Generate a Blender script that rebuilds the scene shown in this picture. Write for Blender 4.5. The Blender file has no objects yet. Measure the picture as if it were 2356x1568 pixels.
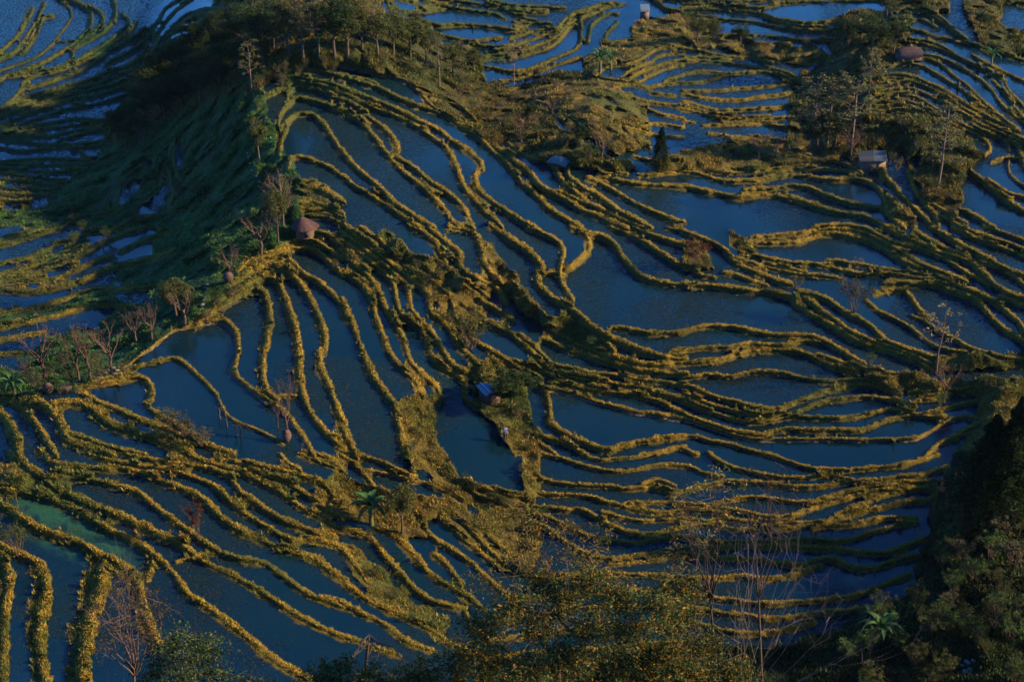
import bpy, bmesh, math, random
import numpy as np
from mathutils import Vector, Matrix, Euler
R=math.radians
rng=np.random.default_rng(7); random.seed(7)
TRACES='''@00 w34
217,67 187,135 157,187 127,247 75,292 22,337 0,360
300,30 277,82 240,172 202,232 150,307 97,367 40,385 0,405
360,112 300,120 270,180 247,247 210,307 180,352 140,375
18|420,15 480,60 495,112 465,172 420,225 390,277 330,337 247,397 150,435 0,487
480,0 555,30 607,67 630,127 615,195 585,232 525,292 450,345 360,397 262,450 150,487 67,517 0,547
10|390,292 525,281
615,45 675,75 712,127 697,172 652,225 600,255 560,285
780,15 795,75 787,142 742,195 675,247 600,292 525,322 495,345 502,390 472,435
850,110 892,142 870,195 810,240 735,300 660,345 570,397 480,442 390,480 262,487 135,510 60,530
938,150 915,195 847,262 750,322 675,375 570,430 465,465 360,500 262,510 187,547 157,585
1000,195 937,255 862,300 765,345 700,400 620,460 500,510 400,540 270,590 160,605 100,680 40,730 0,750
1055,180 1010,270 930,340 850,385 760,425 735,455
1000,360 930,440 850,470 770,490 700,520 600,560 480,590 380,610 280,640 190,670 110,690 60,720
940,470 870,510 760,550 640,590 550,600 430,630 300,660 200,710 100,740 0,770
930,530 820,580 700,610 560,640 420,670 280,710 160,760 0,800
920,590 800,620 660,670 500,690 380,720 250,770 100,830 0,870
900,640 780,690 640,730 480,750 350,790 230,830 130,870 0,900
26|1240,0 1150,50 1120,90 1100,140 1060,180 1050,240 1000,300
26|1300,10 1230,60 1170,120 1120,180 1080,250 1060,300
26|1540,40 1420,70 1310,90 1240,140 1180,200 1120,260 1090,310
22|1470,90 1380,110 1290,140 1230,180 1180,220 1130,250
22|1440,120 1340,170 1270,200 1190,230 1140,270 1120,310
22|1300,250 1200,270 1150,320
@00 w28
740,830 660,830 560,820 450,830 370,850 280,860 160,890
740,850 620,850 500,870 400,880 300,895 200,915 100,925 0,930
700,890 600,895 520,905 440,920 360,945 280,945 180,935 90,935 0,945
740,900 640,905 560,930 490,950 420,970 400,985
760,975 680,980 600,990 500,1000 400,1005 280,1000 200,985 100,975 0,970
760,1000 640,1010 540,1025 400,1020 280,1030 170,1045 80,1040 0,1020
540,1030 570,1070 620,1090 660,1085
620,1110 500,1100 380,1095 250,1100 100,1110 0,1115
630,1135 500,1140 380,1145 250,1140 120,1130 0,1130
600,1165 520,1175 400,1190 280,1190 150,1170 0,1160
450,1240 300,1235 160,1215 60,1200 0,1190
400,1280 250,1270 120,1250 0,1240
350,1310 220,1315 100,1310 0,1295
280,1350 180,1360 80,1355 0,1345
200,1400 100,1400 0,1390
100,1460 0,1450
@00 w36
1000,1100 940,1120 900,1170 880,1220 830,1290 800,1360 770,1430
1190,1000 1160,1070 1120,1140 1110,1220 1090,1300 1020,1350 950,1410 910,1460
1150,1170 1180,1250 1195,1310 1180,1380 1160,1450
1200,960 1190,1100 1210,1200 1250,1260
1270,1440 1180,1470 1080,1490 980,1500 900,1520 830,1560
780,1460 660,1480 560,1490 500,1530 430,1568
@10 w36
450,0 350,25 230,60 120,100 0,130
300,0 240,20 120,55 0,85
830,0 700,20 600,40 540,80 450,95 380,105 340,150 250,190 150,220 60,235 0,250
590,100 500,140 420,180 340,220 250,250 150,290 0,320
1000,-5 900,30 800,70 700,110 620,160 520,210 430,240 330,290 200,330 100,350 0,360
1150,30 1050,70 950,110 870,150 830,170
770,200 690,220 590,260 500,300 440,330 380,360 250,370 100,375 0,385
50|1200,160 1100,200 980,230 860,260 740,290 640,330 560,370 460,400 350,430 200,445 80,440 0,425
40|1060,400 980,420 860,430 740,425 640,420 560,450 440,500 340,530 200,560 100,575 0,585
44|930,540 820,540 700,530 600,550 500,570 380,610 250,640 120,670 0,690
850,570 780,620 700,660
300,720 200,735 100,760 0,775
300,880 200,860 100,865 0,870
@10 w60
R24|860,970 940,900 1040,830 1120,770 1200,705 1300,685 1420,650
R52|1420,650 1500,635 1570,650 1610,700 1635,770 1640,850 1620,920 1600,990 1640,1040 1700,1090 1780,1150 1860,1200 1930,1250 1990,1310 2040,1380 2080,1440 2130,1510 2160,1568
36|640,1060 740,1030 850,990 960,950 1060,930 1150,905 1220,905 1280,940 1330,990 1390,1040 1440,1100 1490,1150
R24|1490,1150 1510,1200 1540,1260 1580,1310 1650,1350 1740,1380 1830,1420 1900,1460 1950,1500
540,1110 650,1090 760,1070 870,1045 970,1030 1020,1060 1040,1120 1030,1180 1000,1230 1060,1270 1140,1320 1240,1380 1320,1440 1400,1490 1500,1530 1600,1560
66|1350,670 1440,600 1520,550 1600,490 1690,440 1770,420 1820,450 1840,520 1850,600 1850,700 1830,800 1810,900 1800,1000 1820,1090 1850,1150 1900,1180
1500,520 1640,430 1740,380 1800,340 1870,340 1920,390 1950,450 1980,530 2010,620 2030,700 2050,800 2060,900 2060,1000 2070,1100 2100,1200 2150,1300 2220,1390 2290,1460 2370,1530
34|1880,1165 1960,1160 2040,1160
1600,400 1680,340 1760,290 1830,255 1900,260 1970,300 2040,360 2100,430 2150,510 2190,600 2220,680 2240,760 2240,830 2200,880 2200,950 2230,1020 2270,1100 2300,1190 2330,1280 2370,1350
44|1650,300 1700,240 1780,210 1880,205 1960,215 2030,250 2090,320 2180,360 2250,420 2310,480 2356,540
44|1820,180 1950,155 2060,145 2160,150 2220,190 2270,240 2320,290 2356,320
40|2000,100 2080,75 2170,85 2240,130 2300,170 2356,210
44|2100,40 2190,30 2270,50 2320,90 2356,120
70|0,1190 80,1200 150,1240 200,1300 260,1370 300,1440 340,1510 380,1568
90|0,1290 40,1330 80,1400 110,1480 120,1568
100|180,1210 280,1210 340,1260 400,1320 430,1400 460,1470 520,1500 640,1530 760,1568
80|380,1220 460,1210 560,1220 640,1250 700,1320 780,1370 900,1410 1020,1450 1120,1480 1220,1520 1320,1568
560,1150 640,1170 680,1210 780,1240 880,1290 960,1330 1080,1370 1180,1400 1260,1450
50|480,1420 580,1450 680,1490 780,1520 900,1545 1000,1568
@20 w60
68|290,-10 340,50 420,80 540,90 680,100 820,95 920,110 1010,140 1090,180 1200,210 1320,270 1400,310 1460,370 1520,440 1590,490 1700,550 1800,590 1900,640 2030,680 2130,710 2210,740 2260,800 2370,870
80|80,0 160,60 220,110 290,160 350,220 450,270 560,320 660,370 780,410 900,460 1000,510 1100,560 1200,600 1290,650 1340,700
1340,700 1400,740 1500,790 1600,830 1700,890 1800,950 1900,1010 2000,1080 2100,1140 2200,1190 2370,1265
340,160 460,160 600,170 740,200 860,230 950,260 1030,330 1120,400 1220,470 1310,540 1400,600 1480,660 1600,710 1720,730 1830,750 1920,820 2000,880 2080,940 2180,990 2280,1010 2370,1055
70|0,250 100,260 220,280 340,310 440,350 540,400 640,460 740,520 860,570 960,620 1040,680 1120,750 1200,820 1240,900 1300,970 1380,1030 1480,1090 1560,1150 1650,1220 1740,1290 1820,1360 1920,1440 2040,1510 2160,1568
56|1050,700 1040,780 1010,850
90|0,350 80,400 160,460 260,520 380,560 500,590 600,640 680,700 740,780
160|700,760 680,860 650,950 640,1050 600,1150 580,1250 560,1350 540,1450 550,1600
90|760,720 860,790 930,850 960,950 980,1060 1020,1180 1080,1300
80|0,640 100,680 200,720 260,760
140|260,780 300,860 300,950 275,1050 260,1150 255,1250 260,1350 280,1450 300,1600
100|0,700 40,780 60,880 40,980 20,1080 15,1200 15,1350 10,1600
36|1220,740 1320,710 1400,690 1470,680
54|620,0 740,40 860,60 980,85 1100,95 1220,120 1340,160 1440,200 1520,250 1570,310 1640,380 1740,440 1830,500 1920,550 2010,600
54|2010,600 2100,590 2200,590 2300,620 2370,660
60|880,0 1000,30 1100,50 1240,60 1380,90 1500,110 1580,150 1620,210 1660,270 1740,320 1840,390 1940,450 2060,500 2180,540 2300,570
50|1300,0 1400,50 1520,80 1640,110 1740,160 1860,220 1960,280 2050,350 2140,410 2240,460 2300,500
50|1500,30 1620,50 1720,90 1820,140 1940,180 2040,230 2130,290 2190,350 2260,400 2370,435
56|1700,50 1850,90 1980,120 2100,150 2200,190 2270,240 2290,310 2270,350
40|1930,0 1970,50 2060,100
40|2070,0 2180,40 2280,80 2370,115
36|2200,0 2300,30 2370,60
@01 w28
310,0 330,60 350,100
32|330,10 380,60 430,90 480,110 540,140 600,160 680,180 780,170 880,170 980,180 1080,195 1180,205 1280,200
420,0 500,20 550,50 580,75
570,0 600,30 680,40 760,50 860,70 960,80 1040,90 1100,115 1130,135
450,85 540,75 640,70 700,65
720,0 830,10 920,25 1000,40 1080,55 1150,75 1210,110 1270,130 1340,140
1020,0 1080,20 1170,35 1270,45 1380,50 1470,55 1540,60
1000,30 1100,50 1200,75 1300,85 1420,90
1190,155 1280,165 1380,160 1440,165
650,235 740,255 820,275 880,280 960,280 1040,265 1100,260
1170,265 1240,240 1330,215 1430,200 1500,195
900,310 1000,320 1100,320 1200,310 1300,280 1400,240 1480,215 1560,190 1610,180
1000,370 1130,350 1240,345 1340,320 1440,280 1500,240 1540,200
1250,380 1350,355 1430,330 1490,295 1530,250 1560,200
980,415 1100,400 1200,390
950,455 1040,470 1120,490 1230,495 1320,470 1420,430 1500,390 1560,365 1620,345 1650,290 1650,220 1650,180 1640,120
1100,560 1190,550 1280,520 1380,490 1480,450 1560,420 1650,395
1700,290 1710,200 1740,160 1790,120 1850,95 1910,100
1800,300 1840,220 1890,170 1900,150
1830,300 1920,290 2000,270
1500,190 1560,120 1640,80 1720,60 1800,30 1900,20
1560,170 1650,120 1750,90 1850,40 1950,30
2160,0 2220,60 2356,80
@01 w48
R32|0,455 80,470 180,490 260,520 350,530 430,550 490,590 540,640 590,700 640,740
20|40,530 130,535 210,560 250,585
0,530 80,550 170,580 250,600 320,640 400,680 480,715 560,740 640,765 720,800 800,850 880,900 950,950 1000,1000 1060,1060 1120,1100 1180,1180 1240,1260 1310,1310 1370,1380 1430,1440 1520,1490 1580,1530 1650,1568
46|0,605 60,630 140,660 220,690 300,720 370,750 430,780 500,820 570,850 640,880 700,920 760,970 830,1010 900,1060 950,1110 970,1150 940,1190 915,1230 930,1290 970,1340 1040,1390 1120,1450 1200,1500 1270,1540 1330,1568
0,640 60,670 130,700 210,740 290,770 380,800 460,840 540,880 600,930 650,970 710,1000 750,1060 780,1130 810,1200 830,1270 870,1330 930,1390 980,1450 1040,1500 1100,1560
44|0,680 60,700 120,750 180,800 240,850 300,890 340,930 370,980 390,1050 355,1085
0,760 60,790 120,830 180,890 230,950 270,1010 320,1070 370,1130 430,1190 500,1240 560,1290 610,1340 660,1390 710,1450 750,1510 800,1560
370,1080 440,1120 510,1160 560,1210 620,1260 700,1310 770,1360 830,1420 870,1490 900,1568
760,1530 830,1560 900,1550
44|0,1030 30,1080 80,1140 140,1190 200,1240 260,1290 310,1340 360,1400 430,1440 500,1490 560,1530 640,1568
40|0,1210 50,1250 110,1300 180,1330 250,1380 320,1420 390,1470 460,1520 530,1568
40|630,690 720,700 790,730 850,780 900,830
60|1080,1030 1140,1060 1200,1120 1250,1160 1300,1190 1340,1250 1380,1290 1450,1330 1520,1360 1590,1400 1650,1450 1740,1480 1820,1510 1900,1550 1960,1575
36|1150,990 1200,1030 1260,1070 1340,1100 1420,1110 1480,1140 1560,1160
1470,1150 1490,1200 1530,1260 1580,1300 1640,1350 1700,1400
1560,1150 1560,1210 1620,1260 1690,1310 1760,1340 1830,1390 1900,1450 1980,1490 2060,1530 2130,1568
44|1700,1230 1780,1260 1850,1300 1920,1340 1970,1370
44|1780,1210 1880,1240 1980,1260 2080,1275 2180,1280 2280,1285 2370,1290
40|1500,1320 1580,1350 1660,1390 1740,1420
30|1720,1140 1800,1150 1880,1180 1970,1200
40|2060,1210 2150,1205 2240,1195 2356,1180
40|2000,1390 2100,1440 2200,1480 2300,1520 2356,1530
40|1700,1400 1800,1440 1900,1500 2000,1540 2080,1568
26|1340,700 1400,710 1460,740 1530,780 1600,820 1660,870 1720,920 1780,970
26|1350,755 1430,770 1480,800 1540,850 1590,880
26|1950,880 2010,940 2060,990 2130,1020
@01 w28
1760,520 1810,470 1880,450 1960,445 2050,420 2110,380 2160,345 2230,325 2356,330
1950,530 2000,480 2070,450 2150,430 2160,400 2220,380 2356,370
1990,540 2060,500 2130,475 2220,440 2300,425 2356,420
2050,570 2130,520 2210,490 2290,460 2356,450
1800,540 1880,550 1960,560 2030,580 2090,600 2140,600 2220,580 2356,570
1900,600 1960,580 2040,590 2110,615
2230,560 2310,530 2356,520
2140,640 2220,650 2300,665
2000,670 2080,700 2140,710 2200,720 2280,720 2356,750
2060,730 2130,760 2200,790 2280,800 2356,820
2100,860 2200,855 2300,870 2356,880
1960,880 2060,900 2160,930 2230,950
2250,940 2356,950
2020,1080 2100,1100 2200,1110 2356,1110
@11 w54
0,175 40,210 100,260 160,310 210,370 250,430 270,490 300,560 340,620 380,680 420,750 440,820 450,880 490,950 550,1010 610,1060 660,1100 680,1160 650,1200
0,310 60,330 120,370 170,430 200,490 220,560 240,640 270,710 300,790 330,870 390,940 440,1000 500,1050 540,1110 560,1160
60|0,500 30,580 70,660 100,740 130,820 160,900 190,980 240,1060 290,1130 350,1200 380,1260 390,1350 410,1420 430,1568
46|0,90 60,130 120,170 180,220 240,270 300,320 350,370 370,440 375,510 400,580 440,640 510,680 570,730 590,800 610,870 660,940 730,990 800,1020 850,1070 860,1110 830,1150 870,1200 950,1240
50|0,45 100,100 180,170 250,220 310,270 370,330 430,370 460,430 470,500 480,570 530,630 590,690 640,750 680,820 720,890 770,950 820,990 900,1010 950,1070
60|30,0 100,60 180,120 250,180 330,240 400,300 470,350 540,400 590,450 600,520 620,590 680,640 740,700 780,770 830,840 890,900 940,940
40|130,0 200,50 260,80 300,130 350,190
40|490,250 560,280 620,320 680,380
50|690,420 750,470 760,540 780,610 820,660
50|470,-10 550,20 600,60 650,100 670,150 700,210
600,-5 660,50 720,100 780,150 820,200 800,230 830,290 880,330 960,360 1030,400 1100,450 1130,520
30|730,215 800,215
750,0 850,10 910,40 950,90 960,160 970,220 1000,290 1060,340 1100,380
60|1050,0 1120,50 1200,110 1280,160 1340,210 1390,280 1350,330 1350,390 1420,460 1500,520 1590,570 1660,630 1740,700 1830,750 1940,800 2020,830
50|1290,0 1370,30 1450,70 1510,110 1530,180 1510,250 1500,320 1520,390 1560,450 1590,500
40|1400,320 1470,310 1540,330
1590,0 1660,20 1700,70 1710,140 1680,200 1620,250 1570,280
50|1720,50 1800,60 1880,110 1910,170 1950,230 2010,290 2070,340 2150,370 2250,390 2370,400
45|1870,0 1970,40 2070,90 2150,140 2220,190 2300,240 2370,285
36|2020,0 2110,40 2200,70 2290,100 2370,125
30|2250,0 2356,20
960,500 1040,550 1130,600 1190,650
40|880,390 960,430 1010,480
1000,650 1080,690 1170,730 1230,790 1290,840 1340,890 1400,950 1450,980
40|1230,740 1310,800 1370,860 1440,930
860,740 940,800 1030,850 1110,900 1200,950 1290,1010 1370,1070 1410,1150 1430,1230 1440,1300 1420,1340 1490,1390 1590,1450 1690,1490 1790,1530 1870,1535 1950,1500 2040,1480 2150,1470 2250,1450 2370,1440
44|1200,920 1290,950 1380,990 1460,1040 1560,1080 1660,1110 1780,1130 1900,1140 2020,1150 2130,1180 2230,1210 2300,1260 2370,1280
1400,770 1470,800 1560,850 1680,880 1790,910 1890,940 1980,970 2080,990 2200,1000 2300,1010 2370,1010
1430,700 1560,770 1660,830 1780,870 1880,900 1960,920 2050,940 2150,950 2250,950 2370,930
40|1480,950 1580,970 1700,1000 1820,1010 1930,1020 2020,1040 2130,1060 2240,1070 2370,1090
44|1400,960 1520,1020 1640,1050 1760,1060 1880,1080 1990,1090 2100,1110 2220,1150 2370,1190
r40|1420,1105 1520,1120 1620,1150 1720,1190 1830,1220 1950,1250 2060,1280 2200,1290 2300,1310 2370,1320
40|1870,690 1980,700 2080,720 2180,735 2280,730 2370,720
2040,850 2140,870 2250,900 2370,910
40|2290,850 2370,850
1730,760 1830,790 1870,850
45|1390,1440 1480,1470 1560,1490 1640,1540 1690,1572
40|1380,1500 1450,1540 1480,1568
40|2060,1568 2150,1560 2250,1530 2370,1510
@21 w44
80,0 170,20 260,50 340,80 420,120 510,150
R36|180,115 280,130 380,145 440,175 520,190 600,205 680,240 770,280 830,320
0,10 60,40 110,80 150,130 190,180 220,210
36|1400,0 1500,20 1590,50 1680,80 1780,105 1900,120 2000,110 2100,90 2200,70 2370,80
30|1660,0 1740,35 1860,35 1960,25 2060,15 2120,0
1360,170 1460,190 1580,205 1700,215 1800,215 1900,230 2000,240 2100,225 2200,240 2280,270
2080,200 2160,170 2230,190 2300,220
1370,270 1480,280 1600,280 1720,290 1800,320 1880,340 1980,370 2080,390 2200,405
30|1960,340 2060,330 2180,335 2280,330
1200,350 1320,360 1440,370 1560,385 1660,380 1720,410 1780,450 1860,490 1960,530 2060,550 2150,545
40|1330,410 1420,430 1500,470 1600,520 1700,560 1800,590 1900,600 2030,610
36|1800,400 1880,420 1960,440 2080,460 2200,450
1350,480 1440,520 1520,580 1600,640 1680,680 1760,710 1870,720
50|960,230 1060,250 1160,280 1260,300
50|850,230 940,280 1040,310 1140,350
60|0,515 90,530 170,560 230,610 290,690 350,760 410,830 470,900 540,960 620,1010 720,1040 840,1060
54|250,520 350,550 430,620 500,690 560,770 620,840 700,890 790,930 870,980 910,1010
54|510,400 550,470 600,550 680,610 760,650 840,710 900,750
50|680,430 710,480 790,530 850,590 910,640 970,690 1020,730
780,430 850,480 910,540 970,610 1040,680
50|1010,560 1080,620 1140,670
50|640,690 720,750 780,830 820,890
60|0,640 60,720 120,800 180,880
60|0,860 60,920 140,980 230,1030 330,1080 420,1120 520,1160 600,1200
60|0,1020 70,1070 170,1110 280,1160 360,1220 430,1280 520,1320 620,1350
50|0,1250 100,1280 200,1320 310,1360 400,1390
1000,1400 1200,1380 1500,1350 1800,1330 2100,1310 2370,1290
1000,1280 1300,1250 1600,1200 2000,1180 2370,1160
1100,1150 1400,1090 1700,1060 2000,1050 2370,1060
1200,1000 1500,960 1800,940 2100,940 2370,960
1300,850 1600,830 1900,820 2370,850
@02 w26
0,30 120,30 250,35 360,50 480,55 600,50 640,30 740,15 900,15 1100,10
22|170,5 300,10 430,15 550,5
0,70 150,70 300,70 430,80 560,95 640,130 760,150 880,160 990,150 1080,130
0,90 220,130 340,140 470,150 600,175 720,200 850,210 980,215 1060,215
550,120 700,165 850,185 1000,175
240,245 400,240 560,250 680,260 800,275 920,280 1080,270
0,340 100,345 200,370 300,390 400,400 520,410 620,435
0,400 100,395 200,400 280,415 360,400 440,395 520,420 620,440
0,425 100,420 220,425 330,435 430,455 560,475 660,480 740,510 800,540
0,515 80,500 160,490 240,500 310,510
0,575 100,570 200,550 300,515 420,500 540,495 640,505 700,540 760,550
0,625 120,630 240,625 360,615 480,605 580,600 680,575 800,560
30|0,655 80,665 180,685 300,695 420,690 540,670 650,660 760,640
30|0,700 80,720 180,755 300,765 420,755 540,750 650,740 750,730
30|0,755 100,770 200,810 320,825 440,825 560,825 700,810
0,730 120,760 220,790 340,800 460,805 600,800
0,830 80,850
28|140,870 260,860 380,860 520,855 640,860 720,880
180,920 320,940 440,950 540,940
0,1040 100,1040 200,1020 300,1010
1430,460 1500,440 1560,440 1640,450 1720,490 1800,540 1880,590 1950,640 1990,680 2040,720 2130,770 2200,800
1480,410 1600,400 1680,400 1760,430 1820,480 1880,530 1950,580 2010,640 2070,700 2130,750 2190,800 2250,850 2300,880
1600,300 1720,320 1800,350 1880,380 1960,420 2040,460 2110,500 2180,530 2230,560
1650,375 1760,390 1850,430 1930,470 2010,520 2080,570 2140,630 2180,700 2240,760 2300,810 2340,840
1560,270 1680,280 1780,310 1870,370
2140,560 2200,620 2250,680 2300,760 2356,820
2230,590 2260,640 2310,690 2356,740
2000,380 2080,430 2180,480 2280,530 2356,560
1540,140 1640,130 1700,160 1760,200
1570,200 1660,220 1740,260 1860,270
1540,90 1660,80 1740,120 1820,180 1880,230 1960,270
1560,60 1700,80 1800,130 1860,200 1950,260
1880,290 2000,300 2100,340 2200,370 2356,420
2180,160 2250,220 2356,260
@02 w32
1400,520 1500,510 1600,530 1680,570 1760,600 1840,640 1910,690 1990,740 2080,790 2160,830 2240,870 2320,900
1330,590 1400,570 1500,550 1600,565 1700,600 1780,650 1860,700 1940,750 2030,800 2110,850 2200,890 2356,960
1320,650 1420,620 1520,605 1620,620 1720,670 1800,720 1900,780 2000,830 2100,880 2200,920 2300,960 2356,990
1320,700 1420,660 1520,650 1620,670 1700,720 1800,790 1900,840 2000,890 2120,930 2230,960 2250,1040
1300,740 1400,710 1520,690 1620,720 1700,770 1800,830 1900,880 2000,920 2100,970 2120,1030 2090,1070
1290,770 1400,750 1500,720 1600,750 1700,800
1310,790 1420,770 1540,760 1640,790
2260,970 2310,1000 2330,1060
@02 w40
0,1180 100,1190 200,1230 300,1250 420,1250 540,1245 640,1220 740,1210 850,1215 960,1235 1080,1240 1200,1230 1280,1250 1350,1300 1390,1360 1395,1430
30|600,1215 680,1185 800,1170 920,1165 1040,1170 1150,1180 1230,1210
28|180,1185 320,1190 460,1190 560,1180 700,1150 820,1140 960,1120 1080,1110 1160,1150 1230,1190
46|0,1280 80,1300 180,1320 300,1350 420,1360 540,1345 640,1350 750,1370 850,1395 940,1430 1050,1460 1160,1475 1260,1490 1340,1530 1420,1575
44|430,1310 540,1305 660,1300 760,1280 850,1285 920,1310 990,1350 1080,1380 1180,1405 1280,1425 1380,1440 1430,1490 1480,1540 1520,1568
900,1568 1000,1550 1120,1550 1230,1568
44|1990,1180 2060,1240 2120,1290 2190,1350 2260,1400 2370,1465
26|2100,1230 2180,1290 2240,1330 2356,1360
R24|2250,1100 2240,1160 2260,1210 2300,1250 2356,1280
26|2130,1120 2220,1085 2356,1090
1380,1160 1400,1230 1460,1280 1500,1340 1560,1400 1620,1460 1680,1510 1730,1568
1550,1180 1570,1250 1620,1350 1680,1420 1740,1470 1760,1540
30|1640,1330 1720,1400 1800,1450 1880,1500 1960,1540
1940,1450 2020,1490 2100,1540 2150,1568
1790,1500 1860,1530 1920,1568
1250,1170 1320,1150 1370,1190 1380,1250
@12 w40
46|0,25 80,50 160,90 240,120 300,160 340,220 380,260 460,290 560,330 660,370 740,390
44|450,110 540,110 640,110 740,110 840,90 920,60 1000,45 1090,50 1180,60 1270,90 1350,130 1420,170 1500,220 1580,260 1640,280
480,75 600,60 720,50 830,40 920,20 1020,10 1130,15 1230,30 1310,60 1390,100 1460,140 1540,190 1620,240 1720,280 1850,330 1950,370
1250,0 1330,40 1420,90 1530,120 1640,140 1720,180 1800,210 1880,260 1950,310 2050,360 2120,400
50|1370,0 1460,30 1560,80 1650,110 1720,160 1840,190 1950,220 2020,260 2080,320 2130,380 2200,430 2280,470 2356,490
44|1600,30 1680,80 1760,120 1840,160 1920,180 1980,220
46|1720,0 1790,40 1870,90 1950,140 2030,170 2100,210 2180,260 2280,310 2356,330
34|1860,0 1950,50 2060,90 2170,130 2260,160 2356,200
30|1930,0 2040,40 2150,80 2260,110 2356,150
28|2080,0 2200,30 2356,90
30|2040,230 2130,260 2220,300 2300,350 2356,400
36|370,210 460,240 560,270 680,300 800,320 920,330 1040,340 1100,360
400,170 500,190 600,215 700,240 820,245 940,255 1040,280 1120,300 1220,320 1340,325 1440,315 1540,335 1640,350 1760,350
34|560,240 680,270 800,300 850,310
34|1000,230 1080,230 1140,245 1260,260 1350,280 1480,300 1600,310 1700,330
56|1400,390 1500,375 1600,390 1700,390 1780,400 1860,440 1950,470 2030,500 2080,560 2130,620 2190,680 2260,730 2320,770 2370,795
46|1340,455 1440,430 1520,430 1570,470 1590,520 1640,580 1680,620
50|1760,330 1850,380 1950,420 2050,460 2150,510 2250,590 2330,660 2356,720
44|2190,480 2280,510 2356,540
46|840,480 900,520 950,570 1010,610 1080,660 1160,720 1250,760 1350,800 1450,830 1560,870 1650,910 1720,950
44|800,440 900,460 1000,490 1060,540 1130,590 1220,630 1300,680 1350,740 1420,790 1520,830 1620,860 1740,900
56|0,395 120,400 250,410 400,430 540,440 660,450 750,480 810,540 870,590 960,640 1040,680 1120,730 1220,790 1330,830 1450,860 1560,890 1640,930 1700,980
0,270 60,290 120,330 220,350
36|280,310 380,330 480,370 580,400
36|1270,510 1320,560 1400,600 1480,640 1560,680 1620,730 1680,780 1740,820 1850,850 1950,860
36|1580,610 1660,640 1740,700 1830,750 1900,780 1950,820 2050,850 2150,880 2250,900 2356,915
44|0,720 80,700 180,680 280,680 380,690 480,715 600,740 720,745 850,745 920,755 1000,790 1080,840 1160,890 1250,940
0,850 100,840 220,825 340,825 440,800 560,810 680,815 760,800 850,780 950,790
46|0,940 120,930 240,920 340,890 440,860 540,850 650,850 760,850 850,870 930,910 1010,950 1100,990 1200,1020
44|940,880 1040,910 1140,950 1240,990 1350,1000 1450,1010
0,1035 120,1025 200,1010 280,1030 380,1020 480,1000 580,990 700,1005 780,1030 900,1050 1020,1070 1150,1050 1280,1050 1400,1060
44|0,1090 80,1100 140,1140 240,1170 340,1200 460,1230 580,1260 700,1240 800,1200 900,1160 1000,1130 1100,1100 1200,1090 1300,1090 1400,1110 1500,1150
0,1140 80,1170 160,1210 260,1240 380,1270 500,1300 640,1300 760,1290 860,1240 960,1200 1060,1190 1160,1180 1280,1165 1400,1180 1500,1210 1600,1240
38|0,1200 100,1240 220,1280 340,1320 480,1350 600,1340 720,1310 800,1310 900,1310 1020,1315 1140,1315 1240,1300 1340,1270 1440,1250 1540,1270 1600,1290
36|1640,1290 1750,1260 1850,1240 1950,1210 2030,1200
44|0,1280 120,1330 240,1370 360,1410 500,1430 560,1430 640,1400 760,1390 880,1400 1000,1400 1120,1400 1240,1400 1340,1360 1420,1320 1520,1310 1620,1290 1720,1310 1800,1310
r34|0,1320 100,1345 200,1380 320,1420 440,1450 560,1460 700,1460 850,1460 1000,1460 1150,1465 1300,1465 1450,1460 1580,1460 1680,1430 1760,1370 1860,1320 1960,1300 2030,1320
34|0,1440 100,1440 180,1470 280,1480 380,1510 480,1540 620,1572
44|2030,1360 1950,1400 1880,1450 1800,1470 1740,1520 1690,1568
36|0,1520 60,1550 100,1568
1560,1140 1680,1130 1780,1120 1900,1120 2000,1110
36|1600,1200 1720,1180 1850,1150
@22 w40
560,-10 650,20 740,50 830,80 920,100 1000,105 1120,110 1240,100 1360,90 1460,80 1560,60 1660,30 1760,0
36|180,-10 240,40 320,80 420,110 520,130 620,150 740,160 860,160 940,150
30|970,150 1040,145 1100,160 1200,180
300,180 420,190 540,195 640,205 740,220 860,225 960,220 1080,200 1180,185 1280,180 1400,170 1500,150 1620,150 1720,120 1830,90
30|0,80 80,90 140,130 280,150
400,300 520,290 640,310 760,330 880,330 980,300 1080,270 1180,240 1280,220 1400,220 1500,190 1620,190 1740,180
350,380 480,410 600,430 720,430 820,400 900,370 1000,340 1100,310 1200,280 1300,260 1400,240 1500,250
1070,410 1160,370 1240,340 1340,300 1440,270 1540,240 1660,230 1760,240
44|950,480 1050,440 1150,420 1250,390 1350,370 1450,350 1560,320 1680,320 1740,300
44|900,510 1000,490 1120,490 1220,480 1300,450 1400,440 1500,430 1600,440
34|300,440 440,460 560,470 700,470 820,470 940,460
34|300,510 420,520 560,520 680,520 800,500 900,480
0,570 120,580 250,600 380,600 500,600 620,600 740,590 860,580 960,590 1080,600 1160,590 1240,560 1320,530 1420,510 1520,480 1600,470
46|0,650 140,650 280,640 420,620 560,640 700,630 820,640 940,650 1060,650 1180,670 1300,680 1420,680 1500,650 1600,610 1660,580
46|0,700 150,710 300,710 450,720 600,740 720,760 840,760 940,730 1020,710 1080,740 1160,780 1260,790 1380,770 1500,720 1600,700
46|0,850 150,860 300,850 420,840 540,860 660,850 760,830 860,800 950,770
44|0,970 120,970 240,990 380,1010 500,1030 640,1030 780,1020 900,1010 1020,1000 1140,980 1240,960 1340,920 1440,880 1560,830
46|0,1060 120,1070 260,1090 400,1110 540,1130 700,1130 840,1110 980,1090 1120,1080 1250,1060
46|0,1160 150,1180 300,1220 450,1240 600,1230 760,1200 900,1160
0,380 150,390 300,400
0,470 150,480 300,500
@00 w42
1950,525 1990,490 2080,480 2180,485 2270,505 2360,532
1920,560 1990,530 2060,530 2150,555 2220,560 2300,580 2360,607
1820,670 1890,640 1960,610 2010,580 2080,565 2150,575 2220,590 2300,615 2360,642
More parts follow.
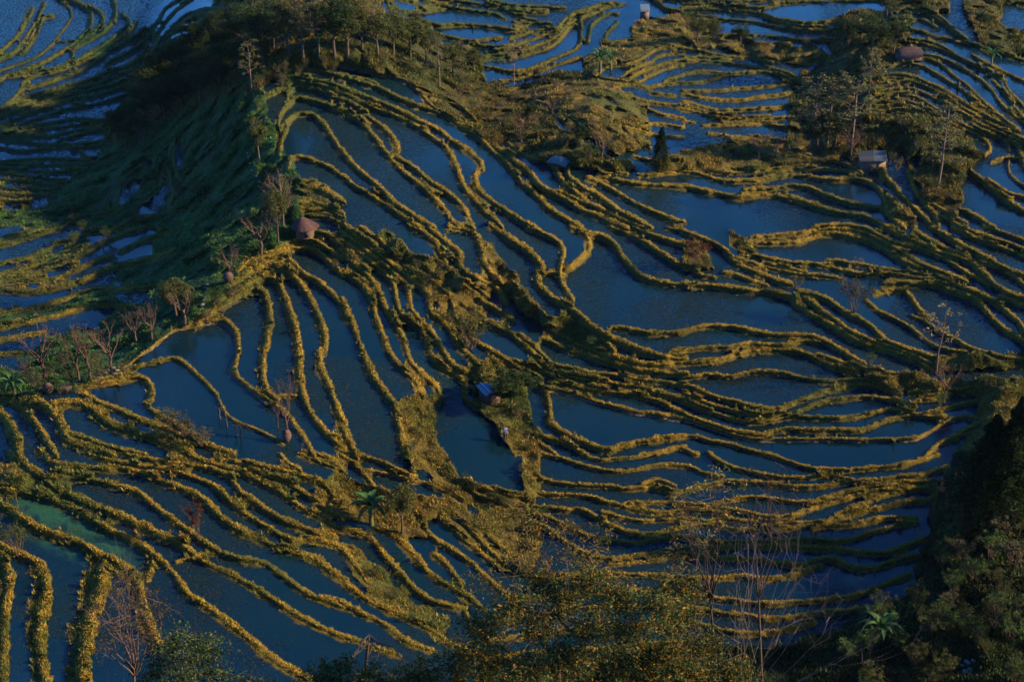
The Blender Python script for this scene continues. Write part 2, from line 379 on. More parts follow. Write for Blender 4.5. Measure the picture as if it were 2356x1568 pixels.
36|1970,700 1990,640 2040,605 2120,610 2200,630 2280,660 2360,690
1925,900 1910,840 1950,770 2000,710 2050,670 2120,690 2200,710 2260,725 2310,750 2360,785
46|1920,1060 1930,980 1960,900 1990,830 2030,800 2080,785 2140,785 2180,810 2220,850 2260,910 2300,970 2330,1020 2362,1055
40|1980,1150 2010,1085 2060,1080 2120,1090 2180,1120 2240,1135 2300,1170 2360,1215
50|2080,1400 2140,1390 2210,1410 2290,1440 2360,1475
50|2100,1460 2180,1445 2260,1450 2360,1495
50|2150,1495 2240,1490 2360,1545
80|2110,1280 2180,1290 2260,1340 2360,1390
@22 w38
-76,270 100,230 300,180
-156,405 100,370 400,300
-76,330 150,350 350,380
-206,545 0,500 300,440
-326,610 -100,570 0,570
-156,450 100,440 300,510
-486,720 -200,680 0,650
0,700 -250,740 -500,760
@21 w40
1250,300 1300,340 1340,360
@21 w48
910,1010 1000,1090 1100,1150
840,1060 900,1180 1000,1280
600,1200 800,1330 1000,1400
900,750 1000,850 1100,940 1200,1000
1040,680 1150,780 1300,850
@11 w60
-10,1330 15,1400 55,1490 110,1585
@21 w44
-15,-35 40,-15 100,5
'''
ZONES='''@00 left
0,1568 0,1440 330,1430 330,1340 560,1190 640,1100 730,1010 830,950 1000,860 1250,760 1500,650 1650,560 1780,560 1850,690 1860,840 1900,900 1920,1000 2000,1090 2030,1130 2050,1190 2100,1260 2080,1380 2090,1568
@00 forest
700,1010 740,830 930,560 1000,310 1100,320 1330,230 1480,40 1540,-20 2400,-20 2400,470 2000,480 1800,620 1650,640 1500,700 1250,780 1000,880 830,970
@01 forest
-20,-20 200,-20 300,90 560,150 650,230 700,300 950,330 980,450 1000,560 1100,590 1300,580 1330,520 1700,500 1800,560 1900,600 2050,700 2120,800 2150,900 2130,1010 2000,1060 1900,1060 1980,1130 2030,1170 1950,1200 1800,1165 1560,1140 1470,1130 1400,1080 1260,1050 1150,985 1080,1020 950,940 850,850 700,770 640,740 580,700 500,600 420,545 250,510 0,450
@10 left
1150,-10 1060,100 1050,200 1060,260 930,280 830,330 780,380 900,400 1060,400 1060,500 930,550 830,600 760,680 560,700 330,760 200,900 180,980 0,980 0,1180 200,1170 560,1110 650,1060 860,970 1200,700 1350,680 1500,520 1640,400 1660,300 1700,200 1800,170 2000,100 2090,30 2090,-10
@10 left
0,590 200,560 440,500 600,430 700,450 800,500 880,545 700,535 500,570 250,640 0,680
@11 shrub
280,20 420,100 520,170 640,220 720,240 800,300 900,380 1000,500 1000,640 960,650 900,760 830,720 700,600 650,480 560,350 400,250 330,180 250,80
@11 shrub
960,60 1050,130 1130,250 1240,400 1330,500 1420,600 1560,640 1700,740 1850,800 1880,860 1700,860 1500,780 1400,750 1380,680 1250,570 1150,480 1080,380 980,330 940,200
@11 shrub
420,1180 560,1150 690,1180 650,1300 660,1450 720,1568 430,1568 400,1400 390,1250
@11 shrub
1000,900 1120,960 1280,1050 1300,1200 1300,1350 1370,1400 1380,1568 1180,1568 1130,1480 1060,1350 900,1200 930,1000
@21 shrub
430,-10 720,-10 800,130 960,210 1250,260 1260,-10 1370,-10 1370,260 1300,330 1250,430 1200,440 1000,400 860,330 640,170 500,70
@21 shrub
540,330 600,290 760,340 860,350 900,430 700,440 600,430 560,400
@21 shrub
-150,180 0,120 60,180 180,220 230,200 330,260 520,270 640,300 860,350 900,430 1000,420 960,560 900,600 760,520 660,440 580,470 580,560 400,570 260,500 160,480 60,440 -120,420 -180,300
@21 shrub
0,600 100,620 160,700 290,800 380,930 500,1020 740,1120 700,1300 560,1200 400,1100 200,950 100,850 0,680
@20 shrub
0,50 60,60 150,150 260,180 360,290 340,310 220,270 60,240 0,220
@21 shrub
700,430 900,420 1300,450 1400,560 1300,800 1100,800 1040,680 900,540
@02 forest
740,560 800,540 820,480 1050,440 1000,300 1060,130 1250,60 1560,130 1570,320 1640,370 1500,390 1420,450 1380,560 1260,720 1300,780 1500,770 1700,820 1900,900 2000,1000 2100,1080 2000,1150 1920,1270 1570,1060 1400,1030 1210,1100 700,1020 740,900 730,700
@02 forest
1570,1060 1850,1130 2000,1150 1910,1280 1940,1400 1900,1470 1750,1480 1700,1360 1620,1250 1550,1100
@02 shrub
0,100 220,120 230,220 330,250 600,300 920,320 1060,420 800,460 500,400 300,340 0,320
@02 shrub
200,1000 460,930 700,950 900,1020 1200,1080 1100,1090 640,1160 200,1180 0,1170 0,1060
@02 forest
1330,-20 1800,-20 1850,40 1830,100 1700,60 1560,60 1400,100
@02 forest
1900,-20 2400,-20 2400,40 2200,50 2180,150 2250,210 2400,230 2400,400 2100,380 2000,220 1950,80
@02 shrub
1390,1300 1480,1400 1600,1500 1620,1568 1480,1568 1400,1450
@12 shrub
330,30 440,80 500,190 400,180 330,120
@12 shrub
1700,930 1780,880 1900,870 2100,850 2400,890 2400,920 2100,980 1760,1000
@12 shrub
1780,1060 2000,1050 2400,960 2400,1568 1880,1568 2030,1340 2040,1180 1800,1130
@12 shrub
1300,960 1500,1000 1750,1020 1800,1150 1400,1130 1250,1020
@12 shrub
0,60 60,90 160,140 220,280 100,290 0,250
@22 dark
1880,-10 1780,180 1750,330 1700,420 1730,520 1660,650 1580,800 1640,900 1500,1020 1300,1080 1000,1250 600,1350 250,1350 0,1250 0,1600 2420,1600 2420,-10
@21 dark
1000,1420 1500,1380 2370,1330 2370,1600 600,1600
@00 pond
910,1230 970,1240 940,1320 880,1390 820,1440 785,1465 800,1420 850,1310
@00 pond
1140,1170 1165,1250 1175,1320 1150,1380 1140,1450 1050,1480 940,1500 930,1490 1020,1400 1100,1320 1130,1250
@00 pond
960,1120 1020,1105 1070,1125 1040,1170 980,1160
@00 pond
1215,960 1250,960 1265,1080 1240,1180 1265,1250 1230,1230 1205,1100
@02 pond
1830,40 1890,50 1950,110 2020,220 1990,240 1920,180 1850,120
@02 pond
1575,1100 1620,1090 1660,1110 1640,1160 1600,1180 1575,1140
@00 shrub
2100,1240 2180,1260 2360,1370 2360,1430 2200,1370 2090,1400
@01 shrub
1990,200 2080,110 2400,100 2400,320 2230,310 2150,330 2080,400 1900,430 1780,450 1700,520 1660,500 1680,420 1800,330 1960,310 2000,270
@02 shrub
-200,1150 -100,1070 0,1050 60,1100 40,1180 -80,1190
@01 shrub
1330,570 1700,540 1900,600 2050,700 2120,800 2150,900 2120,1000 1980,1060 1850,960 1740,860 1600,780 1450,700 1340,660
@01 pond
1350,720 1450,765 1560,830 1650,900 1750,970 1830,1030 1950,1065 2130,1110 2130,1135 1990,1115 1850,1085 1740,1010 1640,930 1540,890 1440,800
'''
# ------------------------------------------------------------------ camera model (F pixels: photo at 2356 x 1568)
H=130.0; PITCH=R(28.0); FP=1178/math.tan(R(19.0))
SP,CP=math.sin(PITCH),math.cos(PITCH)
def rays(u,v):
    a=(u-1178)/FP; b=(v-784)/FP
    return a, CP-b*SP, -SP-b*CP
def world(u,v,z):
    x,y,dz=rays(u,v); t=(z-H)/dz
    return x*t, y*t, z
sc=bpy.context.scene; COL=sc.collection
# ------------------------------------------------------------------ noise in the ground plane
def vn(x,y,s,seed):
    r=np.random.default_rng(seed); N=256; g=r.random((N,N)).astype(np.float32)
    X=x/s+1000.37; Y=y/s+1000.71
    xi=np.floor(X).astype(np.int64); yi=np.floor(Y).astype(np.int64)
    fx=(X-xi); fy=(Y-yi); fx=fx*fx*(3-2*fx); fy=fy*fy*(3-2*fy)
    a=g[yi%N,xi%N]; b=g[yi%N,(xi+1)%N]; c=g[(yi+1)%N,xi%N]; d=g[(yi+1)%N,(xi+1)%N]
    return (a*(1-fx)+b*fx)*(1-fy)+(c*(1-fx)+d*fx)*fy
def fbm(x,y,s,seed,o=3):
    r=0;w=0
    for i in range(o):
        k=.5**i; r=r+k*vn(x,y,s*k,seed+i*17); w+=k
    return r/w
# ------------------------------------------------------------------ trace data
K=786/2356; OFF=[0,833*.9424,1666*.9424]; OY=[0,555*.9424,1109*.9424]
def load(txt):
    out=[];t='';ox=oy=0
    for l in txt.split('\n'):
        l=l.strip()
        if not l: continue
        if l[0]=='@': oy=OY[int(l[1])];ox=OFF[int(l[2])];t=l[4:];continue
        a=t
        if '|' in l: a,l=l.split('|')
        out.append((a,np.array([[ox+float(p.split(',')[0])*K,oy+float(p.split(',')[1])*K] for p in l.split()])))
    return out
def smooth(P,it=2):
    for _ in range(it):
        Q=[P[0]]
        for a,b in zip(P[:-1],P[1:]): Q+= [a*.75+b*.25,a*.25+b*.75]
        Q.append(P[-1]); P=np.array(Q)
    return P
LINES=[]
for a,P in load(TRACES):
    w=float(''.join(ch for ch in a if ch.isdigit()))*K
    for e in (0,-1):
        x,y=P[e]
        if x<9 or x>2347 or y<6 or y>1562:
            d=P[e]-P[1 if e==0 else -2]; d=d/np.hypot(*d)
            q=P[e]+d*150
            P=np.vstack([q,P]) if e==0 else np.vstack([P,q])
    LINES.append((w,a[0] if a[0] in 'Rr' else '',smooth(P)))
# ------------------------------------------------------------------ core grid
S=2.3
HAZE=.000011
U0,U1,V0,V1=-160,2516,-120,1700
uc=np.arange(U0,U1,S); vc=np.arange(V0,V1,S)
nu,nv=len(uc),len(vc)
UU,VV=np.meshgrid(uc,vc)
PTS=[(0,0,-30),(300,0,-30),(0,250,-26),(200,250,-24),(0,450,-20),(150,430,-19),(0,650,-15),(250,650,-14),(0,850,-8),(200,800,-9),
(330,450,-14),(450,400,-9),(560,400,-3),(620,250,3),(600,550,0),(480,680,-1),(300,860,-1),(100,910,0),
(850,120,4),(700,40,2),(500,120,-6),(400,200,-14),(1030,60,-10),(1100,30,-14),(1300,60,-14),(1200,180,-9),
(900,600,0),(1300,250,0),(1400,200,-1),(1600,60,-8),(1800,200,-6),(2000,60,0),(2100,330,3),(2300,200,4),(2356,0,0),
(2356,450,3),(1700,500,-1),(1300,700,-3),(2000,700,0),(2356,850,3),(1500,1000,-5),(900,1200,-2),(200,1300,0),(0,1568,0),(1200,1568,0),(1900,1300,-4),(2200,1200,2),(2356,1400,6),(2356,1050,4),(2100,1500,3),
(-400,0,-30),(-400,800,-14),(-400,1600,0),(2800,0,0),(2800,800,4),(2800,1500,5),(1178,-500,-8)]
_p=np.array(PTS,float)
def _k(r): return r*r*np.log(r+1e-6)
_A=_k(np.hypot(_p[:,None,0]-_p[None,:,0],_p[:,None,1]-_p[None,:,1])/500)
_n=len(_p); _M=np.zeros((_n+3,_n+3)); _M[:_n,:_n]=_A+np.eye(_n)*.02
_M[:_n,_n]=1;_M[:_n,_n+1]=_p[:,0]/500;_M[:_n,_n+2]=_p[:,1]/500;_M[_n:,:_n]=_M[:_n,_n:].T
_c=np.linalg.solve(_M,np.append(_p[:,2],[0,0,0]))
def delta(u,v):
    u=np.clip(u,-450,2850); v=np.clip(v,-500,1650)
    r=np.full(u.shape,_c[_n])+_c[_n+1]*u/500+_c[_n+2]*v/500
    for i in range(_n): r+=_c[i]*_k(np.hypot(u-_p[i,0],v-_p[i,1])/500)
    return np.clip(r,-34,34)
def baseT(u,v):
    x,y,dz=rays(u,v); t=-dz/y
    yy=(H+.15*244)/(t+.15); z=.15*(yy-244)+delta(u,v)
    # the near hillside below the picture, on which the foreground trees stand
    dep=np.degrees(np.arctan(t)); yn=np.interp(dep,[41.9,42.4,43.2,45,50,60,80,88],[150,100,66,50,36,22,8,3])
    zn=H-yn*t; k=np.clip((v-1600)/90,0,1); k=k*k*(3-2*k)
    return z*(1-k)+zn*k
xs,ys=uc[::8],vc[::8]
def up(a,sh):
    iy=np.linspace(0,a.shape[0]-1,sh[0]); ix=np.linspace(0,a.shape[1]-1,sh[1])
    y0=np.minimum(iy.astype(int),a.shape[0]-2); x0=np.minimum(ix.astype(int),a.shape[1]-2)
    fy=(iy-y0)[:,None]; fx=(ix-x0)[None,:]
    return (a[y0][:,x0]*(1-fx)+a[y0][:,x0+1]*fx)*(1-fy)+(a[y0+1][:,x0]*(1-fx)+a[y0+1][:,x0+1]*fx)*fy
T=baseT(UU,VV)
# zones
ZN={'left':1,'forest':2,'shrub':3,'dark':4,'pond':0}
zone=np.zeros((nv,nu),np.int8)
for t,P in load(ZONES):
    P=P.copy(); P[:,0]=np.where(P[:,0]<2,-200,np.where(P[:,0]>2350,2600,P[:,0])); P[:,1]=np.where(P[:,1]>1564,1750,P[:,1]); P[:,1]=np.where(P[:,1]<1,-150,P[:,1])
    i0=max(0,int((P[:,1].min()-V0)/S));i1=min(nv,int((P[:,1].max()-V0)/S)+2)
    j0=max(0,int((P[:,0].min()-U0)/S));j1=min(nu,int((P[:,0].max()-U0)/S)+2)
    gx=UU[i0:i1,j0:j1]+11*(fbm(UU[i0:i1,j0:j1],VV[i0:i1,j0:j1],26,5)-.5)*2; gy=VV[i0:i1,j0:j1]+11*(fbm(UU[i0:i1,j0:j1],VV[i0:i1,j0:j1],26,6)-.5)*2
    ins=np.zeros(gx.shape,bool)
    for q in range(len(P)):
        (ax,ay),(bx,by)=P[q-1],P[q]
        if ay==by: continue
        ins^=((ay>gy)!=(by>gy))&(gx<(bx-ax)*(gy-ay)/(by-ay)+ax)
    zone[i0:i1,j0:j1][ins]=ZN[t]
zone[VV>1640]=4
# bunds
sd=np.full((nv,nu),9.,np.float32); nx=np.zeros((nv,nu),np.float32); ny=np.zeros((nv,nu),np.float32); bw=np.ones((nv,nu),np.float32); mudm=np.zeros((nv,nu),bool)
for w,fl,P in LINES:
    L=np.concatenate([[0],np.cumsum(np.hypot(*(P[1:]-P[:-1]).T))])
    for q in range(len(P)-1):
        (ax,ay),(bx,by)=P[q],P[q+1]; dx,dy=bx-ax,by-ay; l2=dx*dx+dy*dy
        if l2<1e-6: continue
        m=w*.75
        i0=max(0,int((min(ay,by)-m-V0)/S));i1=min(nv,int((max(ay,by)+m-V0)/S)+2)
        j0=max(0,int((min(ax,bx)-m-U0)/S));j1=min(nu,int((max(ax,bx)+m-U0)/S)+2)
        if i1<=i0 or j1<=j0: continue
        gx=UU[i0:i1,j0:j1]-ax; gy=VV[i0:i1,j0:j1]-ay
        t=np.clip((gx*dx+gy*dy)/l2,0,1); ex=gx-t*dx; ey=gy-t*dy; d=np.hypot(ex,ey)
        l=math.sqrt(l2); n=np.array([-dy,dx])/l
        if n[0]*-.5+n[1]<0: n=-n
        wl=w*(.86+.5*vn(L[q]+t*l,0*t+w*13+P[0,0],26,9)-.1)
        s=d/(wl/2)*np.sign(ex*n[0]+ey*n[1]+1e-9)
        cur=sd[i0:i1,j0:j1]; k=np.abs(s)<np.abs(cur)
        cur[k]=s[k]; nx[i0:i1,j0:j1][k]=n[0]; ny[i0:i1,j0:j1][k]=n[1]; bw[i0:i1,j0:j1][k]=w; mudm[i0:i1,j0:j1][k]=bool(fl)
UU_,VV_f=UU,VV; _e=fbm(UU,VV*1.5,9,71,2)-.5; _f=fbm(UU,VV,60,73,2)-.5
sd=np.where(sd>0,sd/(1.02+.9*_e+.9*_f),sd/(.9+.7*_e+.3*_f)).astype(np.float32)
bund=(np.abs(sd)<1)&(VV<1640)
pond=(zone==0)&~bund
# strips of water too narrow to be a field become grassy bank
def boxm(A,r):
    P=np.pad(A.astype(np.float32),r+1,mode='edge').cumsum(0).cumsum(1); k=2*r+1
    return (P[k:,k:]-P[:-k,k:]-P[k:,:-k]+P[:-k,:-k])[:A.shape[0],:A.shape[1]]/(k*k)
def opening(A,r): return boxm(boxm(A,r)>.985,r)>.01
_o=np.where((VV<420)|(UU>1300),opening(pond,1),opening(pond,2)); _o=np.where((VV>560)&(VV<1000)&(UU>960)&(UU<1400),opening(pond,2),_o); _o=np.where((VV>960)&(UU>1230),opening(pond,1),_o)
zone[pond&~_o]=3; pond=pond&_o
# heights: flat ponds, a step down across each bund, free slopes between
dist=np.hypot(H-T,(H-T)/np.maximum(-rays(UU,VV)[2]/rays(UU,VV)[1],.05))
gu=np.zeros((nv,nu),np.float32); gv=np.zeros((nv,nu),np.float32)
Tv,Tu=np.gradient(T)
sl=~pond&~bund; gu[sl]=Tu[sl]; gv[sl]=Tv[sl]
st=(.038*dist/276*S)[bund]; gu[bund]=(-st*nx[bund]); gv[bund]=(-st*ny[bund])
wt=np.where(pond,1.,np.where(bund,.15,.05)).astype(np.float32)
lam=np.where(pond,2e-5,np.where(bund,2e-5,4e-4)).astype(np.float32); lam[VV>1640]=.05
def solve(T,wt,gu,gv,lam,h,it):
    wx=2*wt[:,1:]*wt[:,:-1]/(wt[:,1:]+wt[:,:-1]); wy=2*wt[1:]*wt[:-1]/(wt[1:]+wt[:-1])
    gx=(gu[:,1:]+gu[:,:-1])/2; gy=(gv[1:]+gv[:-1])/2
    D=lam.copy(); D[:,1:]+=wx; D[:,:-1]+=wx; D[1:]+=wy; D[:-1]+=wy
    def A(x):
        r=D*x; r[:,1:]-=wx*x[:,:-1]; r[:,:-1]-=wx*x[:,1:]; r[1:]-=wy*x[:-1]; r[:-1]-=wy*x[1:]; return r
    b=lam*T; b[:,1:]+=wx*gx; b[:,:-1]-=wx*gx; b[1:]+=wy*gy; b[:-1]-=wy*gy
    r=b-A(h); z=r/D; p=z.copy(); rz=(r*z).sum()
    for _ in range(it):
        Ap=A(p); a=rz/(p*Ap).sum(); h=h+a*p; r-=a*Ap; z=r/D; n=(r*z).sum(); p=z+(n/rz)*p; rz=n
    return h
lv=[(T.astype(np.float64),wt.astype(np.float64),gu.astype(np.float64),gv.astype(np.float64),lam.astype(np.float64))]
for _ in range(4):
    t_,w_,a_,b_,l_=lv[-1]; m,n=t_.shape[0]//2*2,t_.shape[1]//2*2
    av=lambda q:(q[:m:2,:n:2]+q[1:m:2,:n:2]+q[:m:2,1:n:2]+q[1:m:2,1:n:2])/4
    lv.append((av(t_),av(w_),av(a_)*2,av(b_)*2,av(l_)*4))
h=lv[-1][0].copy()
for i in range(4,-1,-1):
    if h.shape!=lv[i][0].shape: h=up(h,lv[i][0].shape)
    h=solve(*lv[i],h,[70,80,150,250,500][i])
WX,WY,_=world(UU,VV,h)
# crest of the bunds and roughness of the slopes
sc_px=dist/3421.0   # metres per F px
bwm=bw*sc_px
prof=np.clip(1-((sd+.35)/.75)**2,0,1)
rough=fbm(WX,WY,1.6,3,3)-.5
Z=h+np.where(bund,prof*(.14+.1*bwm)*(1+1.6*rough),0)
band=np.where(bund,np.clip((1-np.abs(sd))*2.2,0,1),0)
Z=Z+band*rough*.35
slope=(~pond&~bund)
Z=Z+np.where(slope,(fbm(WX,WY,4,21,3)-.42)*2.4*np.clip(dist/250,0,1.2),0)
Z=np.where(pond,h-.03,Z)
def zat(u,v):
    j=min(max((u-U0)/S,0),nu-2); i=min(max((v-V0)/S,0),nv-2); a,b=int(j),int(i); fx,fy=j-a,i-b
    return (Z[b,a]*(1-fx)+Z[b,a+1]*fx)*(1-fy)+(Z[b+1,a]*(1-fx)+Z[b+1,a+1]*fx)*fy
def at(u,v): return Vector(world(u,v,float(zat(u,v))))
def ppm(p): # F px per metre at point
    return FP/((p.x**2+p.y**2+(p.z-H)**2)**.5)
# ------------------------------------------------------------------ object helpers
def tag(o,label=None,cat=None,group=None,kind=None):
    if label: o['label']=label
    if cat: o['category']=cat
    if group: o['group']=group
    if kind: o['kind']=kind
    return o
def meshnp(name,V,F,mat,parent=None,col=None,smooth=False,link=True):
    V=np.asarray(V,np.float32); me=bpy.data.meshes.new(name)
    if isinstance(F,np.ndarray): fl=[F]
    else: fl=F
    fl=[f for f in fl if len(f)]
    me.vertices.add(len(V)); me.vertices.foreach_set('co',V.ravel())
    nl=sum(f.size for f in fl); nf=sum(len(f) for f in fl)
    me.loops.add(nl); me.polygons.add(nf)
    me.loops.foreach_set('vertex_index',np.concatenate([f.ravel() for f in fl]).astype(np.int32))
    tot=np.concatenate([np.full(len(f),f.shape[1]) for f in fl]); st=np.concatenate([[0],np.cumsum(tot)[:-1]])
    me.polygons.foreach_set('loop_start',st.astype(np.int32)); me.polygons.foreach_set('loop_total',tot.astype(np.int32))
    if smooth: me.polygons.foreach_set('use_smooth',np.ones(nf,bool))
    if col is not None:
        a=me.attributes.new('col','FLOAT_COLOR','POINT'); c=np.ones((len(V),4),np.float32); c[:,:3]=col; a.data.foreach_set('color',c.ravel())
    me.update(calc_edges=True); me.materials.append(mat)
    o=bpy.data.objects.new(name,me)
    if link: COL.objects.link(o)
    if parent: o.parent=parent
    return o
class MB:
    def __init__(s): s.V=[];s.F3=[];s.F4=[];s.C=[];s.n=0
    def add(s,V,F,c=(.2,.2,.2)):
        V=np.asarray(V,float).reshape(-1,3); F=np.asarray(F,int)+s.n
        (s.F3 if F.shape[1]==3 else s.F4).append(F); s.V.append(V); s.n+=len(V)
        c=np.asarray(c,float); s.C.append(np.broadcast_to(c,(len(V),3)))
    def box(s,cx,cy,cz,sx,sy,sz,c=(.2,.2,.2),M=None):
        V=np.array([[x,y,z] for z in(-.5,.5) for y in(-.5,.5) for x in(-.5,.5)])*[sx,sy,sz]
        if M is not None: V=V@np.array(M.to_3x3()).T
        s.add(V+[cx,cy,cz],[[0,2,3,1],[4,5,7,6],[0,1,5,4],[2,6,7,3],[0,4,6,2],[1,3,7,5]],c)
    def tube(s,P,rad,n=6,c=(.1,.08,.06)):
        P=[Vector(p) for p in P]; V=[]
        for i,p in enumerate(P):
            d=(P[min(i+1,len(P)-1)]-P[max(i-1,0)]); d=d.normalized() if d.length>1e-9 else Vector((0,0,1))
            a=d.orthogonal().normalized(); b=d.cross(a)
            r=rad[i] if hasattr(rad,'__len__') else rad
            for k in range(n): V.append(p+(a*math.cos(6.2832*k/n)+b*math.sin(6.2832*k/n))*r)
        F=[[i*n+k,i*n+(k+1)%n,(i+1)*n+(k+1)%n,(i+1)*n+k] for i in range(len(P)-1) for k in range(n)]
        s.add([tuple(v) for v in V],F,c)
    def obj(s,name,mat,parent=None,smooth=False,link=True):
        F=[]
        if s.F3: F.append(np.concatenate(s.F3))
        if s.F4: F.append(np.concatenate(s.F4))
        return meshnp(name,np.concatenate(s.V),F,mat,parent,np.concatenate(s.C),smooth,link)
def leaves(P,size,cols,rg,up=.3,aspect=.55):
    """leaf-sized bent quads at P"""
    n=len(P); d=rg.normal(size=(n,3)); d[:,2]=d[:,2]*.6; d/=np.linalg.norm(d,axis=1)[:,None]
    e=rg.normal(size=(n,3)); e[:,2]-=0; e-=d*(e*d).sum(1)[:,None]; e/=np.linalg.norm(e,axis=1)[:,None]
    s=np.asarray(size).reshape(-1,1)*(.7+.6*rg.random((n,1)))
    a=P-d*s*.5; b=P+d*s*.5; nrm=np.cross(d,e); m=P+nrm*s*.12
    V=np.stack([a,m+e*s*aspect/2,b,m-e*s*aspect/2],1).reshape(-1,3)
    F=np.arange(n*4).reshape(-1,4)
    return V,F,np.repeat(cols,4,0)
# ------------------------------------------------------------------ materials
def nodes(name):
    m=bpy.data.materials.new(name); m.use_nodes=True; nt=m.node_tree; return m,nt,nt.nodes,nt.links,nt.nodes['Principled BSDF']
def leafmat(name,trans=.3,rough=.55,var=.35,spec=.3):
    m,nt,N,L,b=nodes(name)
    a=N.new('ShaderNodeAttribute'); a.attribute_name='col'
    oi=N.new('ShaderNodeObjectInfo'); hs=N.new('ShaderNodeHueSaturation')
    mr=N.new('ShaderNodeMapRange'); mr.inputs[3].default_value=1-var; mr.inputs[4].default_value=1+var*.6
    L.new(oi.outputs['Random'],mr.inputs[0]); L.new(mr.outputs[0],hs.inputs['Value']); L.new(a.outputs['Color'],hs.inputs['Color'])
    L.new(hs.outputs[0],b.inputs['Base Color']); b.inputs['Roughness'].default_value=rough; b.inputs['Specular IOR Level'].default_value=spec
    if trans:
        tr=N.new('ShaderNodeBsdfTranslucent'); L.new(hs.outputs[0],tr.inputs[0]); mx=N.new('ShaderNodeMixShader'); mx.inputs[0].default_value=trans
        L.new(b.outputs[0],mx.inputs[1]); L.new(tr.outputs[0],mx.inputs[2]); L.new(mx.outputs[0],N['Material Output'].inputs[0])
    return m
M_grass=leafmat('grass_blades',.35,.7,0,.15); M_leaf=leafmat('leaves',.35,.65,.3,.12); M_needle=leafmat('needles',0,.9,.1,.03); M_bark=leafmat('bark',0,.85,.2,.2)
M_thing=leafmat('painted',0,.7,0,.3)
def ground_mat():
    m,nt,N,L,b=nodes('earth_and_turf'); a=N.new('ShaderNodeAttribute'); a.attribute_name='col'
    tc=N.new('ShaderNodeTexCoord'); no=N.new('ShaderNodeTexNoise'); no.inputs['Scale'].default_value=2.2; no.inputs['Detail'].default_value=6
    L.new(tc.outputs['Object'],no.inputs['Vector'])
    mr=N.new('ShaderNodeMapRange'); mr.inputs[1].default_value=.3; mr.inputs[2].default_value=.7; mr.inputs[3].default_value=.5; mr.inputs[4].default_value=1.4
    L.new(no.outputs[0],mr.inputs[0]); mu=N.new('ShaderNodeVectorMath'); mu.operation='SCALE'; L.new(a.outputs['Color'],mu.inputs[0]); L.new(mr.outputs[0],mu.inputs['Scale'])
    L.new(mu.outputs[0],b.inputs['Base Color']); b.inputs['Roughness'].default_value=.9; b.inputs['Specular IOR Level'].default_value=.15
    bp=N.new('ShaderNodeBump'); bp.inputs['Distance'].default_value=.25; bp.inputs['Strength'].default_value=.8; L.new(no.outputs[0],bp.inputs['Height']); L.new(bp.outputs[0],b.inputs['Normal'])
    return m
